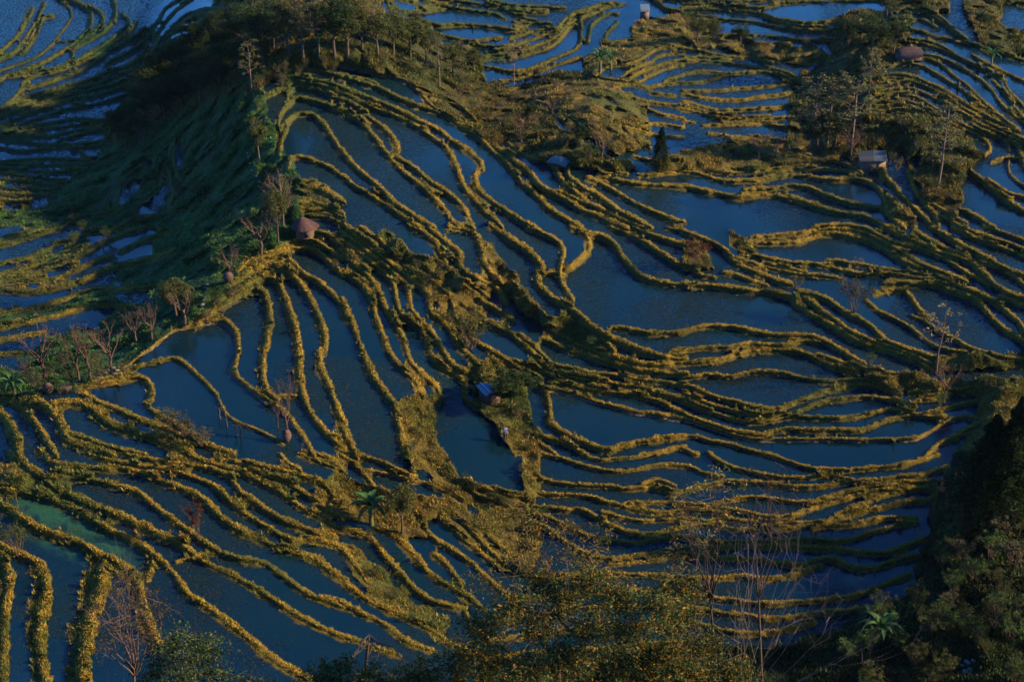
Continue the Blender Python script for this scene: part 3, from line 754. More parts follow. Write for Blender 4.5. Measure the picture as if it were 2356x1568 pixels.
def water_mat():
    m,nt,N,L,b=nodes('paddy_water'); a=N.new('ShaderNodeAttribute'); a.attribute_name='col'
    tc=N.new('ShaderNodeTexCoord')
    vo=N.new('ShaderNodeTexVoronoi'); vo.inputs['Scale'].default_value=2.6; L.new(tc.outputs['Object'],vo.inputs['Vector'])
    st=N.new('ShaderNodeMapRange'); st.inputs[1].default_value=.22; st.inputs[2].default_value=.34; st.inputs[3].default_value=1; st.inputs[4].default_value=0; L.new(vo.outputs['Distance'],st.inputs[0])
    n1=N.new('ShaderNodeTexNoise'); n1.inputs['Scale'].default_value=.09; n1.inputs['Detail'].default_value=5; L.new(tc.outputs['Object'],n1.inputs['Vector'])
    m1=N.new('ShaderNodeMapRange'); m1.inputs[1].default_value=.4; m1.inputs[2].default_value=.62; L.new(n1.outputs[0],m1.inputs[0])
    n2=N.new('ShaderNodeTexNoise'); n2.inputs['Scale'].default_value=1.3; n2.inputs['Detail'].default_value=8; n2.inputs['Roughness'].default_value=.7; L.new(tc.outputs['Object'],n2.inputs['Vector'])
    m2=N.new('ShaderNodeMapRange'); m2.inputs[1].default_value=.42; m2.inputs[2].default_value=.6; L.new(n2.outputs[0],m2.inputs[0])
    # R: stubble amount (attribute)
    se=N.new('ShaderNodeSeparateColor'); L.new(a.outputs['Color'],se.inputs[0])
    mu=N.new('ShaderNodeMath'); mu.operation='MULTIPLY'; L.new(st.outputs[0],mu.inputs[0]); L.new(se.outputs[0],mu.inputs[1])
    m3=N.new('ShaderNodeMath'); m3.operation='MULTIPLY'; L.new(m1.outputs[0],m3.inputs[0]); L.new(m2.outputs[0],m3.inputs[1])
    mud=N.new('ShaderNodeMix'); mud.data_type='RGBA'; mud.inputs[6].default_value=(.001,.010,.018,1); mud.inputs[7].default_value=(.003,.012,.012,1); L.new(m3.outputs[0],mud.inputs[0])
    m4=N.new('ShaderNodeMix'); m4.data_type='RGBA'; m4.inputs[7].default_value=(.004,.010,.010,1); L.new(mud.outputs[2],m4.inputs[6]); L.new(mu.outputs[0],m4.inputs[0])
    m5=N.new('ShaderNodeMix'); m5.data_type='RGBA'; m5.inputs[7].default_value=(.012,.055,.03,1); L.new(m4.outputs[2],m5.inputs[6]); L.new(se.outputs[1],m5.inputs[0])
    L.new(m5.outputs[2],b.inputs['Base Color'])
    n3=N.new('ShaderNodeTexNoise'); n3.inputs['Scale'].default_value=1.6; n3.inputs['Detail'].default_value=3; L.new(tc.outputs['Object'],n3.inputs['Vector'])
    m6=N.new('ShaderNodeMapRange'); m6.inputs[1].default_value=.42; m6.inputs[2].default_value=.62; L.new(n3.outputs[0],m6.inputs[0])
    m7=N.new('ShaderNodeMath'); m7.operation='MULTIPLY'; L.new(m6.outputs[0],m7.inputs[0]); L.new(se.outputs[0],m7.inputs[1])
    m8=N.new('ShaderNodeMath'); m8.operation='MULTIPLY'; m8.inputs[1].default_value=1.0; L.new(m7.outputs[0],m8.inputs[0])
    mu_=mu; mu=N.new('ShaderNodeMath'); mu.operation='MAXIMUM'; L.new(mu_.outputs[0],mu.inputs[0]); L.new(m8.outputs[0],mu.inputs[1])
    rr=N.new('ShaderNodeMapRange'); rr.inputs[3].default_value=.12; rr.inputs[4].default_value=.75; L.new(mu.outputs[0],rr.inputs[0]); L.new(rr.outputs[0],b.inputs['Roughness'])
    sp=N.new('ShaderNodeMapRange'); sp.inputs[3].default_value=.31; sp.inputs[4].default_value=.12
    mm=N.new('ShaderNodeMath'); mm.operation='MAXIMUM'; L.new(mu.outputs[0],mm.inputs[0]); L.new(se.outputs[1],mm.inputs[1]); L.new(mm.outputs[0],sp.inputs[0]); L.new(sp.outputs[0],b.inputs['Specular IOR Level'])
    b.inputs['IOR'].default_value=1.4
    bp=N.new('ShaderNodeBump'); bp.inputs['Distance'].default_value=.05; bp.inputs['Strength'].default_value=.12; L.new(n2.outputs[0],bp.inputs['Height']); L.new(bp.outputs[0],b.inputs['Normal'])
    return m
M_ground=ground_mat(); M_water=water_mat()
# ------------------------------------------------------------------ terrain mesh
def ext(a,lo,hi,n,g):
    k=(np.geomspace(1,g,n)-1)/(g-1)
    return np.concatenate([(a[0]+(lo-a[0])*k)[1:][::-1],a,(a[-1]+(hi-a[-1])*k)[1:]])
n0=26
ue=ext(uc,-2600,4950,n0,12); 
kk=(np.geomspace(1,12,n0)-1)/11
ve=np.concatenate([(vc[0]+(-760-vc[0])*kk)[1:][::-1],vc,(vc[-1]+(5400-vc[-1])*(np.geomspace(1,30,40)-1)/29)[1:]])
UE,VE=np.meshgrid(ue,ve); ZE=baseT(UE,VE)
iu=n0-1; iv=n0-1
edge=np.zeros_like(ZE); 
ZE[iv:iv+nv,iu:iu+nu]=Z
# blend the outer ring to the core's border values
def ring(A,core,i0,j0,m,n):
    B=core-baseT(UU,VV)
    for i in range(A.shape[0]):
        ci=min(max(i-i0,0),m-1)
        row=B[ci]
        if i<i0 or i>=i0+m:
            dd=abs((ve[i]-(vc[0] if i<i0 else vc[-1])))
            f=math.exp(-dd/250); A[i,j0:j0+n]+=f*row
            A[i,:j0]+=f*row[0]*np.exp(-(uc[0]-ue[:j0])/250); A[i,j0+n:]+=f*row[-1]*np.exp(-(ue[j0+n:]-uc[-1])/250)
        else:
            A[i,:j0]+=row[0]*np.exp(-(uc[0]-ue[:j0])/250); A[i,j0+n:]+=row[-1]*np.exp(-(ue[j0+n:]-uc[-1])/250)
ring(ZE,Z,iv,iu,nv,nu)
X,Y,_=world(UE,VE,ZE)
NV,NU=ZE.shape
idx=np.arange(NV*NU).reshape(NV,NU)
quad=np.stack([idx[1:,:-1],idx[1:,1:],idx[:-1,1:],idx[:-1,:-1]],-1).reshape(-1,4)
pm=np.zeros((NV,NU),bool); pm[iv:iv+nv,iu:iu+nu]=pond
pf=(pm[1:,:-1]&pm[1:,1:]&pm[:-1,1:]&pm[:-1,:-1]).ravel()
V=np.stack([X,Y,ZE],-1).reshape(-1,3)
# colours
GOLD=np.array([.3,.215,.034]); OLIVE=np.array([.1,.11,.023]); GREEN=np.array([.036,.09,.026]); MUD=np.array([.085,.065,.06]); BROWN=np.array([.09,.055,.03]); DARK=np.array([.028,.032,.016])
def goldness(u,v):  # warm sun and valley shade put into the plants' yellow and green
    """how yellow the bund plants are: sunlit yellow put in at the middle and right, shade green in the left valley, green on the far terraces"""
    a=np.clip((u*.55+v*.9-500)/300,0,1)
    b=np.clip((v-60)/260,0,1)
    return np.clip(a*(.35+.65*b),0.05,1)
def gcol(u,v,x,y,sdv,zn,seed=0):
    n1=fbm(x,y,7,41,3)[...,None]; n2=fbm(x,y,1.1,43,2)[...,None]; n3=fbm(x,y,16,47,2)[...,None]
    g=goldness(u,v)[...,None]
    top=np.clip(.75-sdv*.7,0,1)[...,None]  # upper side sunlit gold, lower side shaded olive, put into the colour
    mix=np.clip(g*(.1+top*.8)*(.2+1.3*n1)+(n2-.5)*.9,0,1)
    c=OLIVE*(1-mix)+GOLD*mix
    gr=np.clip((n3-.62)*5,0,1)*.55+(1-g)*.6; c=c*(1-gr)+GREEN*gr
    z=zn[...,None]
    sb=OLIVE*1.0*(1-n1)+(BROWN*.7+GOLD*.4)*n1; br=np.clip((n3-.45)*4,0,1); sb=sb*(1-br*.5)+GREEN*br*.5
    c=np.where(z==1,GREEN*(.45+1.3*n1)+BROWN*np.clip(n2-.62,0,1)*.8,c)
    c=np.where(z==2,sb*.6+GREEN*.12,c); c=np.where(z==3,sb*1.1,c); c=np.where(z==4,GREEN*.45*(.4+n1)+BROWN*.25*n3,c)  # dark zone: shade of the slope facing off the sun put in colour
    return c
C=(gcol(UE,VE,X,Y,np.full(X.shape,.3),np.where(fbm(X,Y,60,19,2)>.5,3,1))*.5).reshape(-1,3).astype(np.float32)
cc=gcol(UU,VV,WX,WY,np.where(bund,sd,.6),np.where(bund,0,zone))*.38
mud=bund&((sd>.45)&mudm|(sd>.78)); cc=np.where(mud[...,None],MUD*np.where(mudm,1,.45)[...,None]*(.7+.5*fbm(WX,WY,1.5,77,2))[...,None],cc)  # mud rims; elsewhere the bund foot's shadow line put in as darker mud
stub=np.clip((fbm(UU,VV*1.6,170,91,2)-.38)*5,0.15,1)
stub=np.where((VV<330)&(UU<420),np.maximum(stub,.85),stub)  # stubble raised on far left ponds to dim their grazing sky reflection
def clearp(u,v,r):
    global stub
    stub=stub*np.clip((np.hypot((UU-u),(VV-v)*1.2)-r*.7)/(r*.4),0.06,1)
# smooth mirror ponds
for q in [(490,860,150),(1090,1060,110),(1450,960,150),(1700,1000,130),(1950,1030,170),(430,50,90),(860,165,80),(940,205,60),(1020,1150,70),(400,950,90),(560,990,80),(2180,1010,90)]: clearp(*q)
weed=np.zeros_like(stub); gp=np.clip(1-np.hypot((UU-150)/190,((VV-1215)-(UU-150)*.42)/75),0,1); weed=np.clip(gp*2.5,0,.9)*np.clip(fbm(UU,VV,22,33,3)*2.6-.5,.15,1)
wc=np.stack([stub,weed,0*stub],-1)
cc=np.where(pond[...,None],wc,cc)
Cg=C.reshape(NV,NU,3); Cg[iv:iv+nv,iu:iu+nu]=cc
C=Cg.reshape(-1,3)
def sub(name,mask,mat,kind):
    F=quad[mask]; us,inv=np.unique(F,return_inverse=True)
    o=meshnp(name,V[us],inv.reshape(-1,4),mat,None,C[us],True); tag(o,kind='structure'); return o
# faces that touch a pond vertex only partly must not carry pond data as colour
anyp=(pm[1:,:-1]|pm[1:,1:]|pm[:-1,1:]|pm[:-1,:-1]).ravel()
G=Cg.copy(); bad=np.zeros((NV,NU),bool); bad[iv:iv+nv,iu:iu+nu]=pond; G[bad]=DARK*.8
Csave=C; C=G.reshape(-1,3); ground=sub('terraced_ground',~pf,M_ground,'structure')
C=Csave; water=sub('paddy_water',pf,M_water,'structure')
# ------------------------------------------------------------------ grass
def tufts(name,sel,dens,hgt,label,cat,nb=3,wid=.35,zonecol=None,sdv=None,seed=1,bright=1.0,flat=None):
    rg=np.random.default_rng(seed)
    ii,jj=np.nonzero(sel&(UU>-60)&(UU<2416)&(VV>-30)&(VV<1620))
    k=np.floor(dens(ii,jj)+rg.random(len(ii))).astype(int); ii=np.repeat(ii,k); jj=np.repeat(jj,k)
    ok=(ii<nv-1)&(jj<nu-1); ii=ii[ok];jj=jj[ok]; n=len(ii)
    fu=rg.random(n); fv=rg.random(n)
    def bi(A): return (A[ii,jj]*(1-fu)+A[ii,jj+1]*fu)*(1-fv)+(A[ii+1,jj]*(1-fu)+A[ii+1,jj+1]*fu)*fv
    z=bi(Z); u=U0+(jj+fu)*S; v=V0+(ii+fv)*S; x,y,_=world(u,v,z); px=sc_px[ii,jj]
    P=np.stack([x,y,z],-1); h0=hgt(ii,jj,x,y)
    cb=gcol(u,v,x,y,np.where(bund[ii,jj],sd[ii,jj],.3),zone[ii,jj]*(~bund[ii,jj]))*bright
    if flat is not None: cb=np.array(flat)*(.5+fbm(x,y,12,88,2)[:,None])
    VV_=[];CC=[]
    for b in range(nb):
        a=rg.random(n)*6.283; le=rg.random(n)*.8+.1; hh=h0*(.5+.8*rg.random(n))
        d=np.stack([np.cos(a)*le,np.sin(a)*le,np.ones(n)],-1)*hh[:,None]
        s=np.stack([-np.sin(a),np.cos(a),0*a],-1); tw=rg.random(n)*1.2-.6; s[:,2]=tw
        w=(hh*wid*(.6+.8*rg.random(n)))[:,None]; o=np.stack([rg.normal(size=n),rg.normal(size=n),0*a],-1)*px[:,None]*.9
        VV_.append(np.stack([P+o-s*w*.25,P+o+s*w*.25,P+o+d*.62+s*w*.6,P+o+d],1))
        c=cb*(.4+1.3*rg.random((n,1))**1.3)*(1+.2*rg.normal(size=(n,3))*[1,.6,.4]); CC.append(np.repeat(np.clip(c,0.002,1)[:,None],4,1))
    V_=np.concatenate(VV_).reshape(-1,3); C_=np.concatenate(CC).reshape(-1,3)
    o=meshnp(name,V_,np.arange(len(V_)).reshape(-1,4),M_grass,None,C_); tag(o,label,cat,None,'stuff'); print(name,n); return o
mudb=bund&(sd>.4)&mudm
tufts('bund_grass',bund&~mudb,lambda i,j:np.where(np.abs(sd[i,j])<.85,.85,.4),
      lambda i,j,x,y:(.12+.09*np.clip(-sd[i,j]+.4,0,1))*(.35+1.3*fbm(x,y,2.2,5,2))*(.75+.35*np.clip(bwm[i,j],0,2)),
      'yellow and green grass and bean plants growing along the terrace banks','grass',nb=5,wid=.42,seed=11)
tufts('hillside_grass',slope&np.isin(zone,[1,3]),lambda i,j:1.3+0*i,
      lambda i,j,x,y:.2+.75*np.clip(vn(x,y,2,55)-.25,0,1)*1.1,
      'rough green and brown grass and weeds on the uncultivated slopes','grass',nb=3,wid=.3,seed=12)
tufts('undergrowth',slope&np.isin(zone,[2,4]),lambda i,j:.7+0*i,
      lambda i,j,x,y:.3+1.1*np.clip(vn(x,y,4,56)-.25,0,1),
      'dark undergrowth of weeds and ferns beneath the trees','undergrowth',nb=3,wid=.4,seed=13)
pw=pond&(fbm(WX,WY,9,61,3)>.5)
tufts('rice_stubble',pond,lambda i,j:np.where(pw[i,j],.5,.2)*np.clip(stub[i,j]*1.1,.04,1),
      lambda i,j,x,y:.12+.1*vn(x,y,2,8),'cut rice stubble and weeds standing in the flooded fields','stubble',nb=2,wid=.35,seed=14,flat=(.03,.032,.018))
# ------------------------------------------------------------------ plants: templates of unit height
def empty(name,loc,rz=0,sc_=1.0):
    o=bpy.data.objects.new(name,None); COL.objects.link(o); o.location=loc; o.rotation_euler=(0,0,rz); o.scale=(sc_,)*3; o.empty_display_size=.2; return o
C_LEAF=np.array([.045,.058,.017]); C_DARKLEAF=np.array([.018,.038,.012]); C_GOLDLEAF=np.array([.2,.115,.018]); C_GREENLEAF=np.array([.045,.095,.025]); C_PALE=np.array([.13,.13,.07]); C_PINK=np.array([.14,.085,.065]); C_RED=np.array([.13,.05,.025])
def limbs(mb,rg,base,tip,r0,n,spread,c,lvl=2,tips=None,lenf=.55):
    base=Vector(base); tip=Vector(tip); d=tip-base
    pts=[base.lerp(tip,t)+Vector(rg.normal(size=3))*d.length*.035*(0<t<1) for t in (0,.25,.5,.75,1)]
    mb.tube(pts,[r0*(1-.75*t) for t in (0,.25,.5,.75,1)],5 if lvl>1 else 4,c)
    if tips is not None: tips.append(pts[-1])
    if lvl<=0: return
    for k in range(n):
        t=.35+.6*(k+rg.random()*.5)/n; i=min(int(t*4),3); p=pts[i].lerp(pts[i+1],t*4-i)
        a=rg.random()*6.283; q=d.orthogonal().normalized(); q.rotate(Matrix.Rotation(a,3,d)); e=(d.normalized()*(1-spread)+q*spread+Vector((0,0,.15))).normalized()
        limbs(mb,rg,p,p+e*d.length*lenf*(.7+.6*rg.random())*(1.15-t*.5),r0*.45*(1.1-t*.5),max(2,n-1),spread,c,lvl-1,tips,lenf)
def crownpts(rg,centres,r,per):
    P=[]
    for c,s in centres:
        d=rg.normal(size=(per,3)); d/=np.linalg.norm(d,axis=1)[:,None]; P.append(np.array(c)+d*(rg.random((per,1))**.45)*r*s*[1,1,.8])
    return np.concatenate(P)
def tmpl(kind,seed):
    """returns list of (part name, unlinked object) for a plant one unit high"""
    rg=np.random.default_rng(seed); tr=MB(); BK=(.055,.04,.032)
    def crown(P,size,col,var=.45,asp=.55,name='crown'):
        c=np.clip(np.array(col)*(.55+.9*rg.random((len(P),1)))*(1+var*.35*rg.normal(size=(len(P),3))),.003,1)
        V_,F_,C_=leaves(P,size,c,rg,aspect=asp); return meshnp(name,V_,F_,M_needle if kind=='cypress' else M_leaf,None,C_,link=False)
    out=[]
    if kind in('broad','dark','round'):
        tips=[]; tr.tube([(0,0,-.04),(.01,0,.15),(.02,.01,.35),(.0,.0,.55)],[.03,.024,.018,.012],6,BK)
        for k in range(6):
            a=k*1.05+rg.random(); limbs(tr,rg,(0,0,.25+.05*k),(.26*math.cos(a),.26*math.sin(a),.55+.06*k),.012,2,.5,BK,1,tips)
        cen=[]
        R0={'broad':.3,'dark':.33,'round':.36}[kind]
        for k in range(26):
            d=rg.normal(size=3); d/=np.linalg.norm(d); rr=rg.random()**.5
            cen.append(((d[0]*R0*rr,d[1]*R0*rr,.64+d[2]*.27*rr),.6+.7*rg.random()))
        cen+= [(tuple(t),.6) for t in tips[:8]]
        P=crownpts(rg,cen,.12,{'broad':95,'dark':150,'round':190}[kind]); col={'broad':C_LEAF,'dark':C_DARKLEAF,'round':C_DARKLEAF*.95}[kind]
        out=[('trunk',tr.obj('trunk',M_bark,None,True,False)),('crown',crown(P,.036,col))]
    elif kind=='tall':
        tr.tube([(0,0,-.03),(.01,0,.3),(-.01,.01,.6),(.0,.0,.97)],[.014,.011,.008,.003],6,(.08,.06,.05)); tips=[]
        for k in range(16):
            a=k*2.4; z=.34+.6*k/16; L=.16*(1.2-.6*k/16); limbs(tr,rg,(0,0,z),(L*math.cos(a),L*math.sin(a),z+.1),.005,2,.5,(.08,.06,.05),1,tips)
        P=crownpts(rg,[(tuple(t),.5+.6*rg.random()) for t in tips if rg.random()<.8],.055,24)
        out=[('trunk',tr.obj('trunk',M_bark,None,True,False)),('crown',crown(P,.026,C_LEAF*.8+C_PALE*.25))]
    elif kind=='cypress':
        tr.tube([(0,0,-.03),(0,0,.5),(0,0,.95)],[.02,.014,.004],6,BK); n=11000
        z=rg.random(n)**.8; lob=1+.22*np.sin(z*37)+.15*np.sin(z*71+1); r=.2*(1-z)**.75*lob*(.35+.65*rg.random(n)**.4)+.004
        a=rg.random(n)*6.283; r=r*(1+.25*np.sin(a*5+z*20)); P=np.stack([r*np.cos(a),r*np.sin(a),.05+z*.95-r*.25],1)
        out=[('trunk',tr.obj('trunk',M_bark,None,True,False)),('crown',crown(P,.03,C_DARKLEAF*.45,asp=.3))]
    elif kind=='bare':
        tips=[]; tr.tube([(0,0,-.03),(.03,.0,.2),(-.01,.02,.4)],[.035,.028,.02],6,(.05,.032,.028))
        for k in range(6):
            a=k*1.1+rg.random()*.7; limbs(tr,rg,(.0,.01,.25+.03*k),(.3*math.cos(a),.3*math.sin(a),.75+.22*rg.random()),.016,3,.42,(.06,.036,.03),2,tips,.5)
        P=np.array([tuple(t) for t in tips]); P=np.repeat(P,3,0)+rg.normal(size=(len(P)*3,3))*.02
        out=[('trunk',tr.obj('trunk',M_bark,None,True,False)),('crown',crown(P,.02,C_PINK*.6+C_LEAF*.3))]
    elif kind=='twiggy':
        tips=[]; tr.tube([(0,0,-.03),(.02,0,.3),(0,.01,.6)],[.025,.018,.01],6,BK)
        for k in range(11):
            a=k*2.2; limbs(tr,rg,(0,0,.2+.04*k),(.27*math.cos(a),.27*math.sin(a),.5+.045*k),.011,3,.45,(.085,.05,.045),2,tips,.5)
        P=np.array([tuple(t) for t in tips]); P=np.repeat(P,4,0)+rg.normal(size=(len(P)*4,3))*.03
        out=[('trunk',tr.obj('trunk',M_bark,None,True,False)),('crown',crown(P,.024,C_PINK*.65))]
    elif kind=='stump':
        tr.tube([(0,0,-.05),(.05,.0,.3),(.0,.02,.6),(.08,.03,.9)],[.07,.06,.05,.025],6,BK)
        tr.tube([(.03,.0,.45),(-.12,.05,.75),(-.2,.06,1)],[.04,.03,.015],5,BK); tr.tube([(.0,.02,.6),(.2,-.03,.8),(.25,0,1.)],[.03,.025,.012],5,BK)
        tr.tube([(-.12,.05,.75),(-.05,.1,.95)],[.02,.01],4,BK)
        out=[('trunk',tr.obj('trunk',M_bark,None,True,False))]
    elif kind in('shrub','paleshrub','redshrub','greenshrub'):
        tips=[]
        for k in range(9):
            a=k*.75+rg.random(); limbs(tr,rg,(0,0,-.03),(.42*math.cos(a)*rg.random()**.5,.42*math.sin(a)*rg.random()**.5,.65+.3*rg.random()),.016,3,.4,(.07,.05,.04),1,tips,.5)
        P=crownpts(rg,[(tuple(t),.5+.7*rg.random()) for t in tips],.12,36)
        P[:,2]=np.maximum(P[:,2],.02)
        col={'shrub':C_LEAF*.9,'paleshrub':C_PALE*.5,'redshrub':C_RED*.45,'greenshrub':C_GREENLEAF*.75}[kind]
        out=[('stem',tr.obj('stem',M_bark,None,True,False)),('foliage',crown(P,.05,col,name='foliage'))]
    elif kind=='banana':
        parts=[]
        tr.tube([(0,0,-.03),(.01,0,.2),(0,0,.42)],[.05,.045,.03],8,(.07,.075,.03)); out=[('stem',tr.obj('stem',M_bark,None,True,False))]
        nl=13
        for k in range(nl):
            m=MB(); a=k*2.4+rg.random()*.4; L=.5+.18*rg.random(); el=1.35-.9*k/nl+.2*rg.random(); n=9; V_=[]
            p=Vector((0,0,.4)); e=el
            for i in range(n+1):
                t=i/n; wd=.05*math.sin(math.pi*min(1,(t*.93+.07))**.7)+.006; dr=Vector((math.cos(a)*math.cos(e),math.sin(a)*math.cos(e),math.sin(e))); sd_=Vector((-math.sin(a),math.cos(a),0))
                nr=sd_.cross(dr); V_+=[tuple(p-sd_*wd+nr*-.35*wd),tuple(p),tuple(p+sd_*wd+nr*-.35*wd)]; p=p+dr*L/n; e-=.3*(.5+t)
            F_=[];
            for i in range(n): F_+=[[i*3,i*3+1,i*3+4,i*3+3],[i*3+1,i*3+2,i*3+5,i*3+4]]
            c=(np.array([.03,.085,.025]) if k<nl-2 else np.array([.15,.12,.03]))*(.7+.5*rg.random())
            m.add(V_,F_,c); out.append(('leaf',m.obj('leaf',M_leaf,None,True,False)))
    elif kind=='sapling':
        tr.tube([(0,0,-.03),(.02,0,.35),(-.01,.02,.7),(.0,.0,.98)],[.016,.012,.008,.003],6,(.1,.065,.055)); tips=[]
        for k in range(11):
            a=k*2.4; z=.42+.5*k/11; L=.26*(1.1-.6*k/11); limbs(tr,rg,(0,0,z),(L*math.cos(a),L*math.sin(a),z+.13),.006,2,.5,(.055,.036,.033),1,tips)
        P=crownpts(rg,[(tuple(t),.5+.6*rg.random()) for t in tips if rg.random()<.75],.06,14)
        out=[('trunk',tr.obj('trunk',M_bark,None,True,False)),('crown',crown(P,.032,C_PALE*.8+C_PINK*.3))]
    return out
TPL={}
def plant(kind,u,v,vtop,name,label,cat,group=None,wide=1.0,seed=0,dz=0,col=None):
    """u,v: foot of the plant; vtop: height of its top, all in photo pixels"""
    key=(kind,seed)
    if key not in TPL: TPL[key]=tmpl(kind,hash(kind)%1 +seed*13+len(kind)*101+7)
    p=at(u,v); p.z+=dz
    t=math.hypot(p.x,p.y); dep=(H-p.z)/t
    # height so that the top reaches vtop
    x,y,dd=rays(u,vtop); ztop=H+dd*(p.y/y); hgt=max(.4,ztop-p.z)
    r=empty(name,p,random.random()*6.28 if kind!='banana' else seed*1.3,hgt); r.scale=(hgt*wide,hgt*wide,hgt)
    for n_,o in TPL[key]:
        c=o.copy(); COL.objects.link(c); c.parent=r; c.name=n_
    return tag(r,label,cat,group)
rr=random.Random(3)
# the wood on the ridge
g='trees of the wood on the ridge'
wood=[]
for (u,v,vt,kd) in [(700,150,-12,'tall'),(735,140,-20,'tall'),(770,128,-10,'dark'),(800,135,5,'broad'),(835,120,8,'broad'),(870,130,20,'broad'),(905,128,24,'broad'),(945,135,30,'broad'),(980,150,55,'broad'),(860,90,-20,'tall'),(800,85,-30,'broad'),(910,85,15,'broad'),
  (665,130,-5,'broad'),(630,125,0,'dark'),(600,135,10,'dark'),(560,130,20,'dark'),(520,135,40,'round'),(490,130,48,'round'),(460,150,45,'round'),(430,170,75,'dark'),(400,190,95,'dark'),(380,215,110,'dark'),(350,240,125,'dark'),(440,210,120,'dark'),(475,190,105,'dark'),(520,180,90,'dark'),(560,175,80,'dark'),(605,165,70,'broad'),(420,250,160,'dark'),(380,270,175,'dark'),(340,290,190,'dark'),(300,305,225,'dark'),(270,320,250,'dark'),(325,325,258,'dark'),(290,340,275,'dark'),(460,235,150,'dark'),(500,215,130,'dark'),
  (640,95,-15,'tall'),(590,80,-10,'broad'),(540,85,5,'dark'),(500,90,20,'dark'),(680,90,-25,'tall'),(745,75,-30,'tall'),(1090,165,105,'broad'),(1060,185,118,'tall'),(960,100,20,'broad')]:
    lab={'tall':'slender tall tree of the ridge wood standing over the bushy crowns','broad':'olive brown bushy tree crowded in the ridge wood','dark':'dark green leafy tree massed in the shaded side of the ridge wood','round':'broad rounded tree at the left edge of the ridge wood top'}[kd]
    plant(kd,u,v,vt,{'tall':'tall_tree','broad':'bushy_tree','dark':'leafy_tree','round':'round_tree'}[kd],lab,'tree',g,wide={'tall':1,'broad':1.0,'dark':1.15,'round':1.1}[kd],seed=rr.randint(0,2))
G1='bushes scattered over the scrub slopes'
scr=[(1075,200,175),(1100,230,200),(1135,235,208),(1150,262,232),(1180,240,212),(1090,255,228),(1210,265,240),(1230,290,262),(1165,300,272),(1240,315,290),(1290,330,300),(1310,310,283),(1120,285,255),(1330,340,312),(1400,350,325),(1060,225,200),(1330,265,245),(1390,290,270),(1450,280,262),(1280,205,185),(1240,175,155),(1320,185,165),(1020,245,222),(1200,330,310),
 (620,190,160),(680,150,128),(705,158,136),(745,150,128),(785,148,126),(815,150,128),(850,146,122),(885,144,120),(920,148,124),(950,160,136),(975,175,150),(655,165,140),(600,200,172),(880,160,140),(940,170,150),(650,200,168),(690,175,150),(730,165,140),(770,165,142),(640,170,148),
 (1650,100,65),(1620,120,92),(1760,118,95),(1850,105,88),(1600,90,55),(1580,60,28),(1640,60,35),(1690,360,335),(1720,345,322),(1900,350,325),(1940,360,335),(2080,350,325),(2110,340,315),(2230,350,328),(2250,370,345),(2075,300,275),(2120,300,272),(2160,320,292),(2045,380,350),(2065,395,365),(2190,400,375),(2210,425,400),(2150,445,420),(2180,460,438)]
for i,(u,v,vt) in enumerate(scr):
    kd=['shrub','greenshrub','shrub','paleshrub'][i%4]
    plant(kd,u,v,vt,'bush',{'shrub':'olive brown bush on the scrub slope','greenshrub':'green bush on the scrub slope','paleshrub':'pale leaved bush on the scrub slope'}[kd],'bush',G1,seed=i%3)
G6='bushes on the shaded green slope'
for i in range(34):
    a=rr.random(); u=590-430*a+rr.uniform(-70,40); v=230+420*a*.75+rr.uniform(-50,150)
    if u>610 or v>700: continue
    plant(['greenshrub','shrub','paleshrub'][i%3],u,v,v-rr.uniform(12,30),'slope_bush','small bush among the grass of the shaded green slope','bush',G6,seed=i%3)
G7='bushes of the central scrub strips'
for i,(u,v) in enumerate([(900,590),(930,605),(960,620),(985,650),(1010,640),(1030,680),(1050,720),(1070,760),(1040,740),(1000,690),(1120,620),(1140,650),(1170,690),(1200,720),(1235,745),(1280,770),(1330,790),(1360,800),(940,960),(960,1000),(985,970),(1000,930),(950,1040),(990,1050),(1190,960),(1205,1000),(1215,1040),(1200,1090),(1225,1070),(1130,860),(1100,830),(1070,1100),(1100,1130),(1140,1150),(1040,1140),(1000,1130),(1160,1165),(1250,1190),(1220,1220),(870,1330),(910,1380),(950,1430),(880,1260),(850,1240)]):
    plant(['shrub','greenshrub','shrub','shrub'][i%4],u,v,v-rr.uniform(13,24),'scrub_bush','low bush in the rough strips of grass between the central terraces','bush',G7,seed=i%3)
